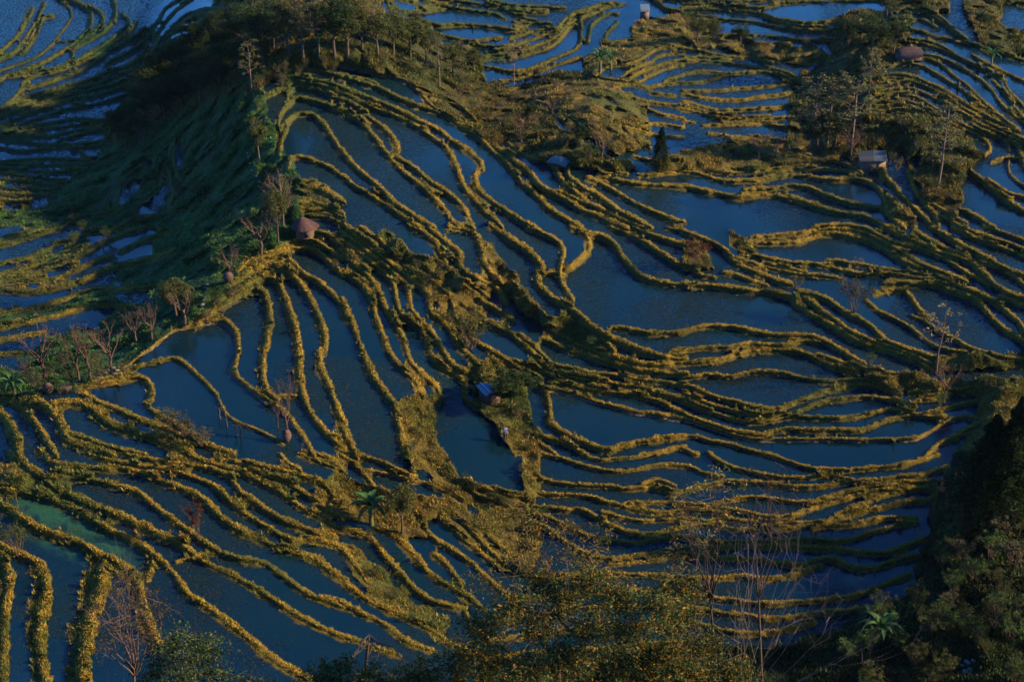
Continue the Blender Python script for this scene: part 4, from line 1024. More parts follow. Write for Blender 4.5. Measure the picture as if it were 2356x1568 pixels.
# single trees, each where the photograph has it
one=[('tall',1011,200,84,'slender_tree','dark slender tree standing over the scrub right of the hilltop pond','tree',1.25),
('sapling',1182,200,92,'lollipop_tree','small round headed tree on a thin bare trunk beside the far terraces','tree',.9),
('broad',1043,180,84,'small_tree','bushy tree with a rounded top just right of the ridge wood','tree',.9),
('bare',1270,268,222,'bare_tree','leafless tree on the left shoulder of the grassy mound','tree',1.1),
('bare',1196,318,262,'bare_tree','leafless shrubby tree in the scrub below the mound','tree',1.1),
('bare',1386,368,300,'bare_tree','crooked bare tree leaning over the path at the foot of the mound','tree',1.2),
('dark',1220,280,232,'dark_tree','small dark tree in the scrub left of the mound','tree',.9),
('round',1335,335,285,'rounded_tree','rounded green tree in the scrub at the foot of the mound','tree',1.1),
('greenshrub',1355,372,333,'dark_bush','large dense green bush at the foot of the mound','bush',1.2),
('cypress',1518,390,294,'conifer','dark pointed conifer standing alone right of the mound','tree',1.15),
('dark',2003,128,28,'spreading_tree','very large dark spreading tree on the far terrace spur','tree',1.15),
('dark',2056,120,42,'spreading_tree','second dark broad tree just left of the dark barn','tree',.9),
('round',1950,110,34,'rounded_tree','dark rounded tree left of the very large spreading tree','tree',1.1),
('broad',2040,40,-20,'bushy_tree','brown tree at the top edge behind the large spreading tree','tree',1),
('sapling',1997,228,117,'pale_tree','pale leaved tree with a white trunk below the large spreading tree','tree',.9),
('tall',1866,345,182,'grove_tree','leftmost tall tree of the grove on the terrace spur','tree',1.7),
('tall',1902,348,180,'grove_tree','second tall tree from the left in the grove on the spur','tree',1.7),
('tall',1956,345,178,'grove_tree','rightmost tall tree of the grove on the spur','tree',1.7),
('dark',1918,350,250,'grove_tree','dark low tree at the heart of the grove on the spur','tree',1.1),
('dark',1880,350,260,'grove_tree','dark low tree at the left foot of the grove','tree',1.0),
('twiggy',1958,362,286,'pink_bare_tree','pinkish leafless tree at the right foot of the grove','tree',1.1),
('bare',1743,366,306,'bare_tree','leafless bush tree left of the grove','tree',1.1),
('twiggy',1784,366,300,'twiggy_tree','twiggy dark tree between the bare bush and the grove','tree',1.1),
('round',1676,366,328,'rounded_bush','rounded green bush left of the two bare bush trees','bush',1.3),
('round',1703,103,55,'rounded_tree','dark rounded tree in front of the far bright pond','tree',1.2),
('round',1893,107,80,'dark_bush','small dark bush at the right end of the far bright pond','bush',1.2),
('round',1797,125,92,'dark_bush','dark bush below the far bright pond','bush',1.2),
('broad',1603,100,30,'bushy_tree','dark bushy tree left of the far bright pond','tree',1.1),
('broad',1640,98,42,'bushy_tree','lower bushy tree beside the left end of the far bright pond','tree',1.1),
('tall',2157,436,245,'tall_tree','tall thin tree right of the blue roofed shed','tree',1.2),
('broad',2130,455,400,'small_tree','small bushy tree at the foot of the tall thin tree','tree',.9),
('round',2254,68,25,'rounded_tree','dark rounded tree near the top right corner','tree',1.1),
('tall',580,212,95,'tall_tree','tall dark tree on the ridge above the green slope','tree',1.2),
('broad',597,368,262,'ridge_tree','olive tree on the ridge at the left end of the arched terrace','tree',.75),
('twiggy',652,525,392,'brown_tree','large reddish brown bare tree behind the thatched hut','tree',.85),
('broad',640,560,420,'olive_tree','olive tree at the left foot of the reddish bare tree','tree',.6),
('bare',600,584,478,'bare_tree','round headed bare tree left of the thatched hut','tree',1.15),
('bare',532,650,565,'bare_tree','dark bare tree beside the straw stack on the ridge','tree',1.0),
('broad',408,735,630,'leaning_tree','leaning tree with green leaves and dark limbs on the shaded ridge','tree',1.0),
('bare',425,748,660,'bare_tree','forked bare tree at the head of the mirror pond','tree',1.1),
('bare',315,790,705,'bare_tree','bare tree left of the forked tree on the shaded bank','tree',.9),
('bare',350,788,700,'bare_tree','bare tree between the left bank tree and the forked tree','tree',.8),
('bare',257,860,745,'bare_tree','tall dark bare tree at the lower end of the stone path','tree',.95),
('bare',208,876,740,'bare_tree','thin straight bare tree in the middle of the lower row','tree',.6),
('bare',182,878,752,'bare_tree','crooked bare tree right of the leftmost one','tree',.7),
('bare',105,876,745,'bare_tree','leftmost large bare tree above the round straw bundle','tree',1.0),
('twiggy',60,880,830,'low_tree','low twiggy tree at the left edge behind the banana clump','tree',1.1),
('round',1178,945,848,'shade_tree','dense rounded dark green tree beside the metal roofed hut','tree',1.35),
('greenshrub',1195,965,925,'green_bush','green bush under the shade tree by the metal roofed hut','bush',1.3),
('shrub',1143,905,862,'pale_bush','loose leafy bush behind the metal roofed hut','bush',1.1),
('broad',925,1228,1103,'leafy_tree','dark leafy tree right of the banana plant below the middle','tree',.85),
('cypress',2300,1215,914,'giant_conifer','towering dark pointed conifer on the right','tree',1.0),
('cypress',2252,1212,955,'giant_conifer','shorter dark conifer joined to the left of the towering one','tree',1.25),
('sapling',2154,862,712,'pinkish_tree','pinkish sparse tree with a bare trunk at the right bund junction','tree',.95),
('bare',2172,925,832,'leaning_bare_tree','thin leaning bare tree below the pinkish sparse tree','tree',.9),
('greenshrub',2162,937,905,'green_bush','green bush at the foot of the leaning bare tree','bush',1),
('greenshrub',2004,842,815,'green_bush','small round green bush alone at the end of a terrace bank','bush',1),
('sapling',1970,640,592,'young_tree','upper small yellowish tree among the right terraces','tree',1.2),
('paleshrub',1963,720,645,'loose_bush','large loose yellowish bush among the right terraces','bush',.9),
('shrub',1835,665,640,'olive_bush','olive bush left of the large loose yellowish bush','bush',1.2),
('redshrub',1598,618,556,'red_bush','dark reddish bush on the bank right of the long curved terrace','bush',1),
('greenshrub',1630,622,596,'green_bush','green bush next to the dark reddish bush','bush',1),
('shrub',1085,805,742,'olive_bush','olive bush on the middle of the central scrub strip','bush',1.1),
('shrub',43,1280,1208,'small_tree','small leafy tree on the bank near the left edge','tree',.75),
('redshrub',457,1240,1165,'red_sapling','reddish brown sapling alone on a terrace bank lower left','sapling',.6),
('paleshrub',392,985,940,'flowering_bush','upper pale leaved bush on the bank below the mirror pond','bush',1.1),
('paleshrub',425,1010,960,'flowering_bush','middle pale leaved bush on the bank below the mirror pond','bush',1),
('paleshrub',465,1030,985,'flowering_bush','lower pale leaved bush on the bank below the mirror pond','bush',1.1),
('paleshrub',1316,1232,1200,'pale_bush','small pale bush on a bank right of the lower middle','bush',1.2),
('stump',507,963,932,'dead_stump','forked dead stump on the bank of the mirror pond','stump',.9),
('stump',523,982,950,'dead_stump','second dead stump down the bank of the mirror pond','stump',.8),
('stump',545,1002,975,'dead_stump','squat dead stump next to the bottom pair on the mirror pond bank','stump',1),
('stump',556,1006,970,'dead_stump','tallest dead stump at the bottom of the mirror pond bank','stump',.7),
('bare',640,985,915,'pollard_tree','bare leaning trunk left of the straw wrapped tree','tree',.5),
('bare',662,1016,870,'pollard_tree','bare pollard tree carrying a bundle of straw','tree',.45),
('stump',799,1090,1053,'dead_stump','dark dead stump on the bank above the banana plant','stump',.6),
('stump',43,1172,1130,'dead_branch','dark dead branch standing in the green weedy pond','branch',.3)]
for i,(kd,u,v,vt,n_,lab,cat,wd) in enumerate(one): plant(kd,u,v,vt,n_,lab,cat,None,wd,seed=(i*7)%3)
for i,(u,v,vt,lab) in enumerate([(1380,168,95,'banana plant at the near edge of the far bright terraces'),(1405,160,102,'second banana plant right of the far one'),(1257,373,350,'tiny bright banana plant beside the grey tarpaulin'),(2280,150,98,'banana plant on the upper right terraces'),(1993,254,218,'banana plant beneath the pale white trunked tree'),(1815,345,312,'yellowish banana plant left of the grove'),(35,915,840,'large dark banana clump at the left edge'),(425,690,628,'banana plant beside the leaning green tree'),(855,1207,1108,'big banana plant with hanging leaves below the middle'),(2022,1480,1395,'bright green banana plant alone on the dark slope lower right'),(355,700,660,'small banana plant on the shaded ridge')]):
    plant('banana',u,v,vt,'banana_plant',lab,'banana plant',None,1.0,seed=i%3)
G2='pale bushes on the dark slope at the right'
for i,(u,v,vt) in enumerate([(2190,1215,1145),(2225,1235,1170),(2260,1240,1180),(2300,1250,1180),(2335,1240,1170),(2180,1275,1215),(2210,1300,1240),(2165,1310,1262),(2280,1290,1230),(2330,1310,1240),(2240,1340,1290),(2190,1370,1320),(2180,1405,1360),(2345,1180,1130),(2350,1110,1070),(2345,1040,1005)]):
    plant('paleshrub' if i%3==0 else 'greenshrub',u,v,vt,'hillside_bush','grey green bush crowding the slope round the giant conifers','bush',G2,seed=i%3)
G3='leafy bushes between the bare trees on the left bank'
for i,(u,v,vt) in enumerate([(150,850,810),(165,880,840),(85,900,860),(120,870,835),(230,880,840),(140,905,880),(195,820,785),(160,800,775),(290,860,835),(60,860,820),(220,850,812),(175,905,885),(480,745,715),(500,700,665),(540,690,655),(515,720,690)]):
    plant('greenshrub' if i%2 else 'paleshrub',u,v,vt,'bank_bush','leafy bush growing between the bare trees of the left bank','bush',G3,seed=i%3)
G4='dark bushes on the lower right slope'
for i in range(34):
    u=rr.uniform(1950,2380); v=rr.uniform(1330,1640); 
    if v<1330+ (2200-u)*.5: continue
    plant(['shrub','greenshrub','dummy'][i%2] if i%5 else 'shrub',u,v,v-rr.uniform(30,60),'slope_bush','dark bush on the shaded slope in the lower right corner','bush',G4,seed=i%3)
# ------------------------------------------------------------------ huts and sheds
def corr_roof(mb,A,B,Cc,D,c,n=14,th=.03,amp=.035):
    """corrugated sheet: A-B eave, D-C ridge; ribs run from eave to ridge"""
    A,B,Cc,D=map(Vector,(A,B,Cc,D)); nr=(B-A).cross(D-A).normalized(); V_=[];k=n*4
    for i in range(k+1):
        t=i/k; o=nr*amp*math.sin(i*math.pi/2)
        for p in (A.lerp(B,t),D.lerp(Cc,t)): V_+=[tuple(p+o+nr*th/2),tuple(p+o-nr*th/2)]
    F=[]
    for i in range(k):
        a=i*4;b=a+4; F+=[[a,b,b+2,a+2],[a+1,a+3,b+3,b+1],[a,a+1,b+1,b],[a+2,b+2,b+3,a+3]]
    F+=[[0,2,3,1],[k*4,k*4+1,k*4+3,k*4+2]]
    mb.add(V_,F,c)
def patch(c,V_): pass
# metal roofed hut
p=at(1122,925); hut=empty('metal_roofed_hut',p,0,1.2); k_=1/ppm(p)
tag(hut,'small hut with a blue grey corrugated metal roof beside the rounded dark green tree','hut')
L=3.4; Wd=1.7; zr=2.9; ze=2.05; an=R(-62)
def rot(x,y): return (x*math.cos(an)-y*math.sin(an), x*math.sin(an)+y*math.cos(an))
def P3(x,y,z): a,b=rot(x,y); return (a,b,z)
BL=(.1,.16,.24)
# ridge runs along local x; the wide slope faces the right, the narrow one the left
m=MB(); corr_roof(m,P3(-1.7,-1.1,2.25),P3(1.7,-1.1,2.25),P3(1.7,-.3,2.55),P3(-1.7,-.3,2.55),BL); m.obj('roof_slope',M_thing,hut)
m=MB(); corr_roof(m,P3(1.7,1.75,1.95),P3(-1.7,1.75,1.95),P3(-1.7,-.3,2.55),P3(1.7,-.3,2.55),BL); m.obj('roof_slope',M_thing,hut)
m=MB(); m.tube([P3(-1.75,-.3,2.62),P3(1.75,-.3,2.62)],.07,8,(.25,.32,.42)); m.obj('ridge_cap',M_thing,hut)
m=MB()
for a,b,c,d in ((-1.4,-.8,2.8,.12),(-1.4,1.35,2.8,.12)): 
    q=[P3(a,b,-.3),P3(a+c,b,-.3),P3(a+c,b+.12,-.3),P3(a,b+.12,-.3)]; q2=[(x,y,2.05) for x,y,_ in q]
    m.add(q+q2,[[0,1,2,3],[7,6,5,4],[0,4,5,1],[1,5,6,2],[2,6,7,3],[3,7,4,0]],(.045,.03,.025))
for a in (-1.4,1.28):
    q=[P3(a,-.68,-.3),P3(a+.12,-.68,-.3),P3(a+.12,1.35,-.3),P3(a,1.35,-.3)]; q2=[(x,y,2.0) for x,y,_ in q]
    m.add(q+q2,[[0,1,2,3],[7,6,5,4],[0,4,5,1],[1,5,6,2],[2,6,7,3],[3,7,4,0]],(.045,.03,.025))
m.obj('wall',M_thing,hut)
# straw helper: a shell of straws over a dome or cone
def straws(n,fn,rg,c,w=.035,l=.45):
    V_=[];C_=[]
    for i in range(n):
        t=rg.random();a=rg.random()*6.283; p0=np.array(fn(t,a)); p1=np.array(fn(min(1.12,t+l),a+rg.normal()*.08)); s=np.array([-math.sin(a),math.cos(a),0])*w; o=(p0*[1,1,0]); o=o/(np.linalg.norm(o)+1e-6)*rg.random()*.08
        V_+=[p0-s+o,p0+s+o,p1+s*.6+o,p1-s*.6+o]; C_+=[np.array(c)*(.6+.8*rg.random())]*4
    return np.array(V_),np.arange(n*4).reshape(-1,4),np.array(C_)
rg=np.random.default_rng(5)
p=at(702,538); th=empty('thatched_hut',p,0,1.15); th.scale=(1.25,1.15,.95); tag(th,'round mud hut with a steep purplish brown thatched roof on the ridge','hut')
m=MB(); m.tube([(0,0,-.5),(0,0,.8),(0,0,1.9)],[1.5,1.5,1.45],16,(.06,.042,.03)); m.obj('wall',M_thing,th,True)
def thf(t,a):
    tt=min(t,1.0); r=2.2*(tt**.8)*(1+.06*math.sin(3*a)); return (r*math.cos(a)*1.05-.35*(1-tt),r*math.sin(a),4.0-2.3*tt-(.25*(t-1) if t>1 else 0))
m=MB()
ra=[[thf(t,a*6.2832/24) for a in range(24)] for t in np.linspace(0.02,1,9)]
F_=[[i*24+j,(i+1)*24+j,(i+1)*24+(j+1)%24,i*24+(j+1)%24] for i in range(8) for j in range(24)]
m.add(np.array(ra).reshape(-1,3),F_,(.06,.038,.036)); V_,F_,C_=straws(2200,thf,rg,(.06,.034,.034),.05,.3); m.add(V_,F_,C_); m.obj('thatch_roof',M_bark,th)
m=MB(); m.box(.4,-1.47,.75,.75,.14,1.5,(.03,.02,.015)); m.obj('door',M_thing,th)
def stack(u,v,hgt,rad,name,label,z0=0,flat=.5):
    p=at(u,v); o=empty(name,p,0); tag(o,label,'straw stack')
    def fn(t,a):
        ph=min(t,1.1)*2.6; r=rad*math.sin(min(ph,2.7))**.7; return (r*math.cos(a),r*math.sin(a),z0+hgt*(.5+.5*math.cos(ph)))
    m=MB(); ra=[[fn(t,a*6.2832/16) for a in range(16)] for t in np.linspace(.03,1,10)]
    m.add(np.array(ra).reshape(-1,3),[[i*16+j,(i+1)*16+j,(i+1)*16+(j+1)%16,i*16+(j+1)%16] for i in range(9) for j in range(16)],(.055,.036,.033))
    V_,F_,C_=straws(900,fn,rg,(.085,.055,.048),.05,.45); m.add(V_,F_,C_); m.obj('straw',M_bark,o)
    m=MB(); m.tube([(0,0,-.3),(0,0,z0+hgt+.25)],[.08,.05],6,(.06,.04,.03)); m.obj('pole',M_bark,o)
stack(527,655,1.9,1.0,'straw_stack','pale round straw stack on a pole beside the ridge path',.9)
stack(112,903,1.9,.85,'straw_stack','upright round straw bundle at the left end of the stone path',.1)
stack(150,898,1.0,1.3,'straw_heap','low brown straw heap right of the upright bundle',0)
stack(661,1016,2.1,.75,'straw_stack','straw bundle tied round the bare pollard tree in the pond corner',.3)
# blue roofed shed
p=at(2004,388); sh=empty('field_shed',p,0); tag(sh,'brown walled field shed with a two toned blue metal roof on the right spur','shed')
s_=1/ppm(p); Wd=61*s_
m=MB(); corr_roof(m,(-Wd/2,-1.7,2.3),(0.05*Wd,-1.7,2.3),(.05*Wd,1.3,3.7),(-Wd/2,1.3,3.7),(.01,.02,.035),10); m.obj('roof_sheet',M_thing,sh)
m=MB(); corr_roof(m,(0.05*Wd,-1.7,2.34),(Wd/2,-1.7,2.34),(Wd/2,1.3,3.74),(.05*Wd,1.3,3.74),(.025,.05,.085),10); m.obj('roof_sheet',M_thing,sh)
m=MB(); m.box(0,-1.35,.9,Wd*.92,.14,2.9,(.075,.05,.04)); m.box(0,1.15,1.3,Wd*.92,.14,4.1,(.075,.05,.04)); m.box(-Wd*.45,-.1,1.05,.14,2.3,2.9,(.075,.05,.04)); m.box(Wd*.45,-.1,1.05,.14,2.3,2.9,(.075,.05,.04)); m.obj('wall',M_thing,sh)
m=MB(); m.box(Wd*.2,-1.44,.7,.9,.05,1.9,(.03,.022,.018)); m.obj('door',M_thing,sh)
# dark barn with rounded thatch
p=at(2090,134); ba=empty('thatched_barn',p,0); ba.scale=(1,.8,.62); tag(ba,'long low barn with a rounded dark thatched roof beside the large spreading tree','barn')
s_=1/ppm(p); Wd=54*s_; m=MB(); n=18; V_=[]
for i in range(n+1):
    t=i/n*2-1; e=(1-abs(t)**4)**.5
    for j in range(9):
        a=math.pi*j/8; V_.append((t*Wd/2,-math.cos(a)*2.6*(.75+.25*e),1.6+math.sin(a)*3.0*(.55+.45*e)*(1-.25*max(0,-t))))
m.add(V_,[[i*9+j,(i+1)*9+j,(i+1)*9+j+1,i*9+j+1] for i in range(n) for j in range(8)],(.05,.035,.036))
for i in range(1500):
    t=rg.random()*2-1; a=rg.random()*math.pi; e=(1-abs(t)**4)**.5; q=lambda a:np.array((t*Wd/2,-math.cos(a)*2.65*(.75+.25*e),1.65+math.sin(a)*3.05*(.55+.45*e)*(1-.25*max(0,-t))))
    p0=q(a);p1=q(a+.35*(1 if a>1.57 else -1)); s=np.array([.05,0,0]); m.add([p0-s,p0+s,p1+s,p1-s],[[0,1,2,3]],np.array((.06,.042,.042))*(.6+.8*rg.random()))
m.obj('thatch_roof',M_bark,ba)
m=MB(); m.box(0,-2.0,.7,Wd*.93,.2,2.2,(.07,.05,.045)); m.box(0,2.0,.7,Wd*.93,.2,2.2,(.07,.05,.045)); m.box(-Wd*.46,0,.7,.2,3.8,2.2,(.07,.05,.045)); m.box(Wd*.46,0,.7,.2,3.8,2.2,(.07,.05,.045)); m.obj('wall',M_thing,ba)
# white roofed shed far off
p=at(1483,40); ws=empty('white_roofed_shed',p,0); tag(ws,'tiny shed with a pale bluish white roof between trees on the far terraces','shed')
s_=1/ppm(p); Wd=20*s_; m=MB(); corr_roof(m,(-Wd/2,-1.6,2.0),(Wd/2,-1.9,2.0),(Wd/2,1.4,3.4),(-Wd/2,1.4,3.4),(.1,.15,.2),12); m.obj('roof',M_thing,ws)
m=MB(); m.box(0,-1.2,.7,Wd*.9,.14,2.3,(.08,.06,.05)); m.box(0,1.1,1.1,Wd*.9,.14,3.6,(.08,.06,.05)); m.box(-Wd*.44,0,.9,.14,2.2,2.6,(.08,.06,.05)); m.box(Wd*.44,0,.9,.14,2.2,2.6,(.08,.06,.05)); m.obj('wall',M_thing,ws)
# grey tarpaulin over a heap
p=at(1287,372); V_=[];n=14
for i in range(n+1):
    for j in range(n+1):
        x=(i/n-.5)*5; y=(j/n-.5)*3; q=max(0,1-(x/2.6)**2)*max(0,1-(y/1.6)**2); V_.append((x,y,1.15*q**.5+.1*math.sin(x*5+y*3)*q-.1))
m=MB(); m.add(V_,[[i*(n+1)+j,(i+1)*(n+1)+j,(i+1)*(n+1)+j+1,i*(n+1)+j+1] for i in range(n) for j in range(n)],(.06,.08,.1)); o=m.obj('tarpaulin',M_thing,None,True); o.location=p; o.rotation_euler=(R(12),0,R(-35)); tag(o,'grey tarpaulin over a heap in the scrub below the mound','tarpaulin')
# stones of the ridge path
G5='stones of the ridge path'
for i,(u,v) in enumerate([(240,858),(252,850),(262,846),(270,852),(230,868),(248,862),(216,868),(205,874),(265,858),(180,882),(275,845),(468,690),(465,700),(463,680),(470,672),(474,662),(478,655),(466,710),(571,345),(573,360),(576,375),(581,392),(590,405),(598,418),(603,432),(570,352),(2215,1530),(2225,1522),(2232,1540),(2240,1518),(2222,1545)]):
    p=at(u,v); m=bmesh.new(); bmesh.ops.create_icosphere(m,subdivisions=2,radius=1)
    for vv in m.verts: vv.co=Vector((vv.co.x*rr.uniform(.9,1.1),vv.co.y*rr.uniform(.9,1.1),vv.co.z*.5*rr.uniform(.85,1.15)))
    me=bpy.data.meshes.new('stone'); m.to_mesh(me); m.free(); a=me.attributes.new('col','FLOAT_COLOR','POINT')
    for d in a.data: d.color=(.13,.13,.135,1)
    me.materials.append(M_thing); o=bpy.data.objects.new('stone',me); COL.objects.link(o); s=rr.uniform(.35,.6); o.scale=(s,s*.8,s*.8); o.location=p; o.rotation_euler=(0,0,rr.random()*6); tag(o,'pale grey stone on the path along the ridge','stone',G5)
# ------------------------------------------------------------------ the farmer
def person(u,v,vtop):
    p=at(u,v); x,y,dd=rays(u,vtop); hh=H+dd*(p.y/y)-p.z; s=hh/1.7
    def skin(name,V_,E_,Rd,mat,parent):
        me=bpy.data.meshes.new(name); me.from_pydata(V_,E_,[]); o=bpy.data.objects.new(name,me); COL.objects.link(o)
        md=o.modifiers.new('s','SKIN'); 
        if not me.skin_vertices: me.skin_vertices.new(name='')
        for i,r_ in enumerate(Rd): me.skin_vertices[0].data[i].radius=(r_,r_) if not hasattr(r_,'__len__') else r_
        me.skin_vertices[0].data[0].use_root=True
        sb=o.modifiers.new('b','SUBSURF'); sb.levels=2; sb.render_levels=2; me.materials.append(mat); o.parent=parent; return o
    def mat(n,c):
        m,nt,N,L,b=nodes(n); b.inputs['Base Color'].default_value=(*c,1); b.inputs['Roughness'].default_value=.85
        no=N.new('ShaderNodeTexNoise'); no.inputs['Scale'].default_value=25; bp=N.new('ShaderNodeBump'); bp.inputs['Strength'].default_value=.3; bp.inputs['Distance'].default_value=.01; L.new(no.outputs[0],bp.inputs['Height']); L.new(bp.outputs[0],b.inputs['Normal']); return m
    V_=[(0,0,.92),(0,-.01,1.15),(0,0,1.38),(0,-.01,1.5),(0,-.03,1.6),(0,-.035,1.68)]; E_=[(0,1),(1,2),(2,3),(3,4),(4,5)]; Rd=[(.14,.11),(.13,.1),(.15,.1),.055,.085,.07]
    def ch(start,pts,rs):
        i=start
        for q,r_ in zip(pts,rs): V_.append(q);E_.append((i,len(V_)-1));Rd.append(r_);i=len(V_)-1
        return i
    for sx,ph in ((1,1),(-1,-1)):
        ch(0,[(sx*.1,0,.86),(sx*.11,-.12*ph,.48),(sx*.11,-.05*ph+.06,.09),(sx*.12,-.05*ph-.1,.04)],[.09,.06,.045,.035])
        w_=ch(2,[(sx*.19,0,1.38),(sx*.24,.1*ph,1.12),(sx*.25,-.05*ph-.05,.88),(sx*.25,-.07*ph-.06,.8)],[.06,.045,.033,.03])
        bx,by,bz=V_[w_]
        for f in range(4): ch(w_,[(bx,by-.03+.02*f,bz-.05),(bx-sx*.012,by-.03+.02*f,bz-.085-.008*(f in(1,2)))],[.0085,.007])
        ch(w_,[(bx-sx*.02,by-.05,bz-.02),(bx-sx*.03,by-.06,bz-.05)],[.009,.008])
    body=skin('person',V_,E_,Rd,mat('skin',(.3,.17,.11)),None); body.location=p; body.rotation_euler=(0,0,R(200)); body.scale=(s,)*3
    tag(body,'person in blue jacket and dark trousers walking the grassy bank by the smooth pond','person')
    skin('jacket',[(0,0,.8),(0,-.01,1.12),(0,-.01,1.36),(0,0,1.5),(.19,0,1.38),(.24,.1,1.12),(.25,-.09,.92),(-.19,0,1.38),(-.24,-.1,1.12),(-.25,.0,.92)],[(0,1),(1,2),(2,3),(2,4),(4,5),(5,6),(2,7),(7,8),(8,9)],[(.21,.17),(.2,.16),(.21,.16),.1,.085,.07,.055,.085,.07,.055],mat('jacket',(.02,.06,.2)),body)
    skin('trousers',[(0,0,.92),(.1,0,.84),(.11,-.12,.48),(.11,.01,.14),(-.1,0,.84),(-.11,.12,.48),(-.11,.11,.14)],[(0,1),(1,2),(2,3),(0,4),(4,5),(5,6)],[(.15,.12),.12,.1,.075,.12,.1,.075],mat('trousers',(.02,.022,.03)),body)
    for sx in (-1,1):
        m=MB(); m.tube([(sx*.03,-.1,1.625),(sx*.03,-.115,1.625)],.009,8,(.01,.01,.01)); m.obj('eye',M_thing,body)
    m=MB(); m.tube([(0,-.095,1.62),(0,-.13,1.585),(0,-.1,1.58)],[.008,.014,.01],6,(.3,.17,.11)); m.obj('nose',M_thing,body)
    skin('hair',[(0,.0,1.72),(0,.05,1.66),(0,.05,1.6)],[(0,1),(1,2)],[(.08,.08),.075,.05],mat('hair',(.01,.008,.008)),body)
person(1163,1012,980)
# ------------------------------------------------------------------ foreground trees on the near hillside
def fgpoint(u,v,y):
    a,b,c=rays(u,v); t=y/b; return Vector((a*t,y,H+c*t))
def foot(u,y):
    # where the near hillside lies at this depth
    best=None
    for v in np.arange(1572,1700,2.0):
        q=at(u,v)
        if best is None or abs(q.y-y)<abs(best.y-y): best=q
    return best
def fgtree(name,label,cat,u,y,clumps,leafc,bark,size,per,r,lean=0,limbs_n=2,asp=.32,group=None,thick=.16,ff=.45,sub=.02):
    b=foot(u,y); rgx=np.random.default_rng(int(u)); root=empty(name,b,0); tag(root,label,cat,group)
    cs=[fgpoint(cu,cv,y+rgx.uniform(-3,3))-b for cu,cv in clumps]
    mid=sum(cs,Vector())/len(cs); fork=Vector((mid.x*.35,0,max(mid.z*ff,1.0)))
    tr=MB(); tr.tube([(0,0,-.8),(fork.x*.3,.1,fork.z*.4),tuple(fork)],[thick,thick*.8,thick*.6],8,bark); 
    for c in cs:
        m_=fork.lerp(c,.5)+Vector(rgx.normal(size=3))*.35+Vector((0,0,.25)); q=fork.lerp(c,.2)+Vector((0,0,.1))
        tr.tube([tuple(fork),tuple(q),tuple(m_),tuple(c)],[thick*.42,thick*.36,thick*.22,thick*.08],6,bark)
        for k in range(limbs_n): limbs(tr,rgx,m_.lerp(c,rgx.random()),c+Vector(rgx.normal(size=3))*r*.9,sub,2,.4,bark,1)
    tr.obj('trunk',M_bark,root,True)
    if per:
        P=[]
        for c in cs:
            nb=per//12; cc_=rgx.normal(size=(nb,3)); cc_/=np.linalg.norm(cc_,axis=1)[:,None]; cc_=np.array(c)+cc_*(rgx.random((nb,1))**.5)*r*[1,1,.7]
            for q in cc_: # drooping sprays of leaves
                a=rgx.random()*6.28; t=rgx.random((12,1)); P.append(q+np.array([math.cos(a),math.sin(a),-.25])*t*size*4+rgx.normal(size=(12,3))*size*.45)
        P=np.concatenate(P); col=np.array(leafc)[rgx.integers(0,len(leafc),len(P))]*(.5+.9*rgx.random((len(P),1)))
        V_,F_,C_=leaves(P,size,np.clip(col,.003,1),rgx,aspect=asp); meshnp('crown',V_,F_,M_leaf,root,C_)
    return root
GL=[C_GOLDLEAF*.75,C_GOLDLEAF*.4,C_LEAF*1.5,C_DARKLEAF*1.5,C_LEAF*.8,C_GREENLEAF*.7]
DG=[C_GREENLEAF*.8,C_DARKLEAF,C_PALE*.7]
fgtree('golden_leaved_tree','large golden olive leaved tree filling the bottom centre of the view','tree',1290,58,
  [(1110,1440),(1180,1385),(1060,1500),(980,1550),(1130,1510),(1240,1440),(1300,1375),(1360,1440),(1220,1540),(1300,1510),(1420,1370),(1450,1450),(1380,1530),(1050,1570),(1150,1590),(1280,1600),(1480,1520),(1420,1600),(1250,1335),(1520,1400),(1360,1330)],GL,(.035,.024,.02),.22,1150,1.15,thick=.2,asp=.38,limbs_n=3)
fgtree('golden_leaved_tree','second golden leaved tree right of the large one under the bare saplings','tree',1600,60,
  [(1560,1420),(1620,1480),(1540,1500),(1600,1560),(1680,1550),(1720,1590),(1500,1580),(1570,1350)],GL,(.035,.024,.02),.22,1400,1.2,thick=.16,asp=.36)
fgtree('golden_leaved_tree','low leafy spray at the bottom edge left of the large golden tree','tree',830,60,
  [(780,1540),(850,1560),(900,1590),(730,1570),(820,1600),(960,1570)],GL[1:4],(.045,.03,.024),.22,900,1.0,asp=.4)
fgtree('sparse_golden_branches','sparse branches with golden leaves reaching above the large tree','tree',1210,57,
  [(1200,1190),(1260,1200),(1140,1180),(1310,1240),(1180,1260),(1360,1270),(1390,1230),(1250,1280),(1320,1300),(1120,1330)],GL[:3],(.06,.04,.035),.19,150,1.0,thick=.07)
fgtree('reddish_leaved_tree','dark thin trunked tree with brown red leaves left of the bare saplings','tree',1655,66,
  [(1600,1120),(1640,1100),(1580,1160),(1650,1170),(1620,1210),(1680,1130),(1570,1210),(1700,1190),(1600,1260),(1560,1280)],[C_RED*.8,C_GOLDLEAF*.5,C_PALE,C_GREENLEAF],(.035,.025,.024),.2,130,.95,thick=.13)
fgtree('bare_sapling','dark thin bare trunk between the reddish tree and the white branches','tree',1752,66,
  [(1740,1130),(1770,1100),(1790,1180),(1720,1200),(1810,1240),(1800,1150)],[C_RED],(.04,.028,.026),.1,0,.9,limbs_n=4,thick=.12)
fgtree('white_branched_shrub','leafless shrub of white tangled branches at the bottom right of the golden tree','shrub',1700,58,
  [(1850,1290),(1900,1330),(1960,1390),(2010,1480),(1780,1280),(1700,1330),(1880,1400),(1820,1360),(2060,1440),(1720,1200),(1760,1160),(1830,1200)],[C_PINK],(.15,.125,.135),.1,0,1.0,limbs_n=2,thick=.06,ff=.06,sub=.011)
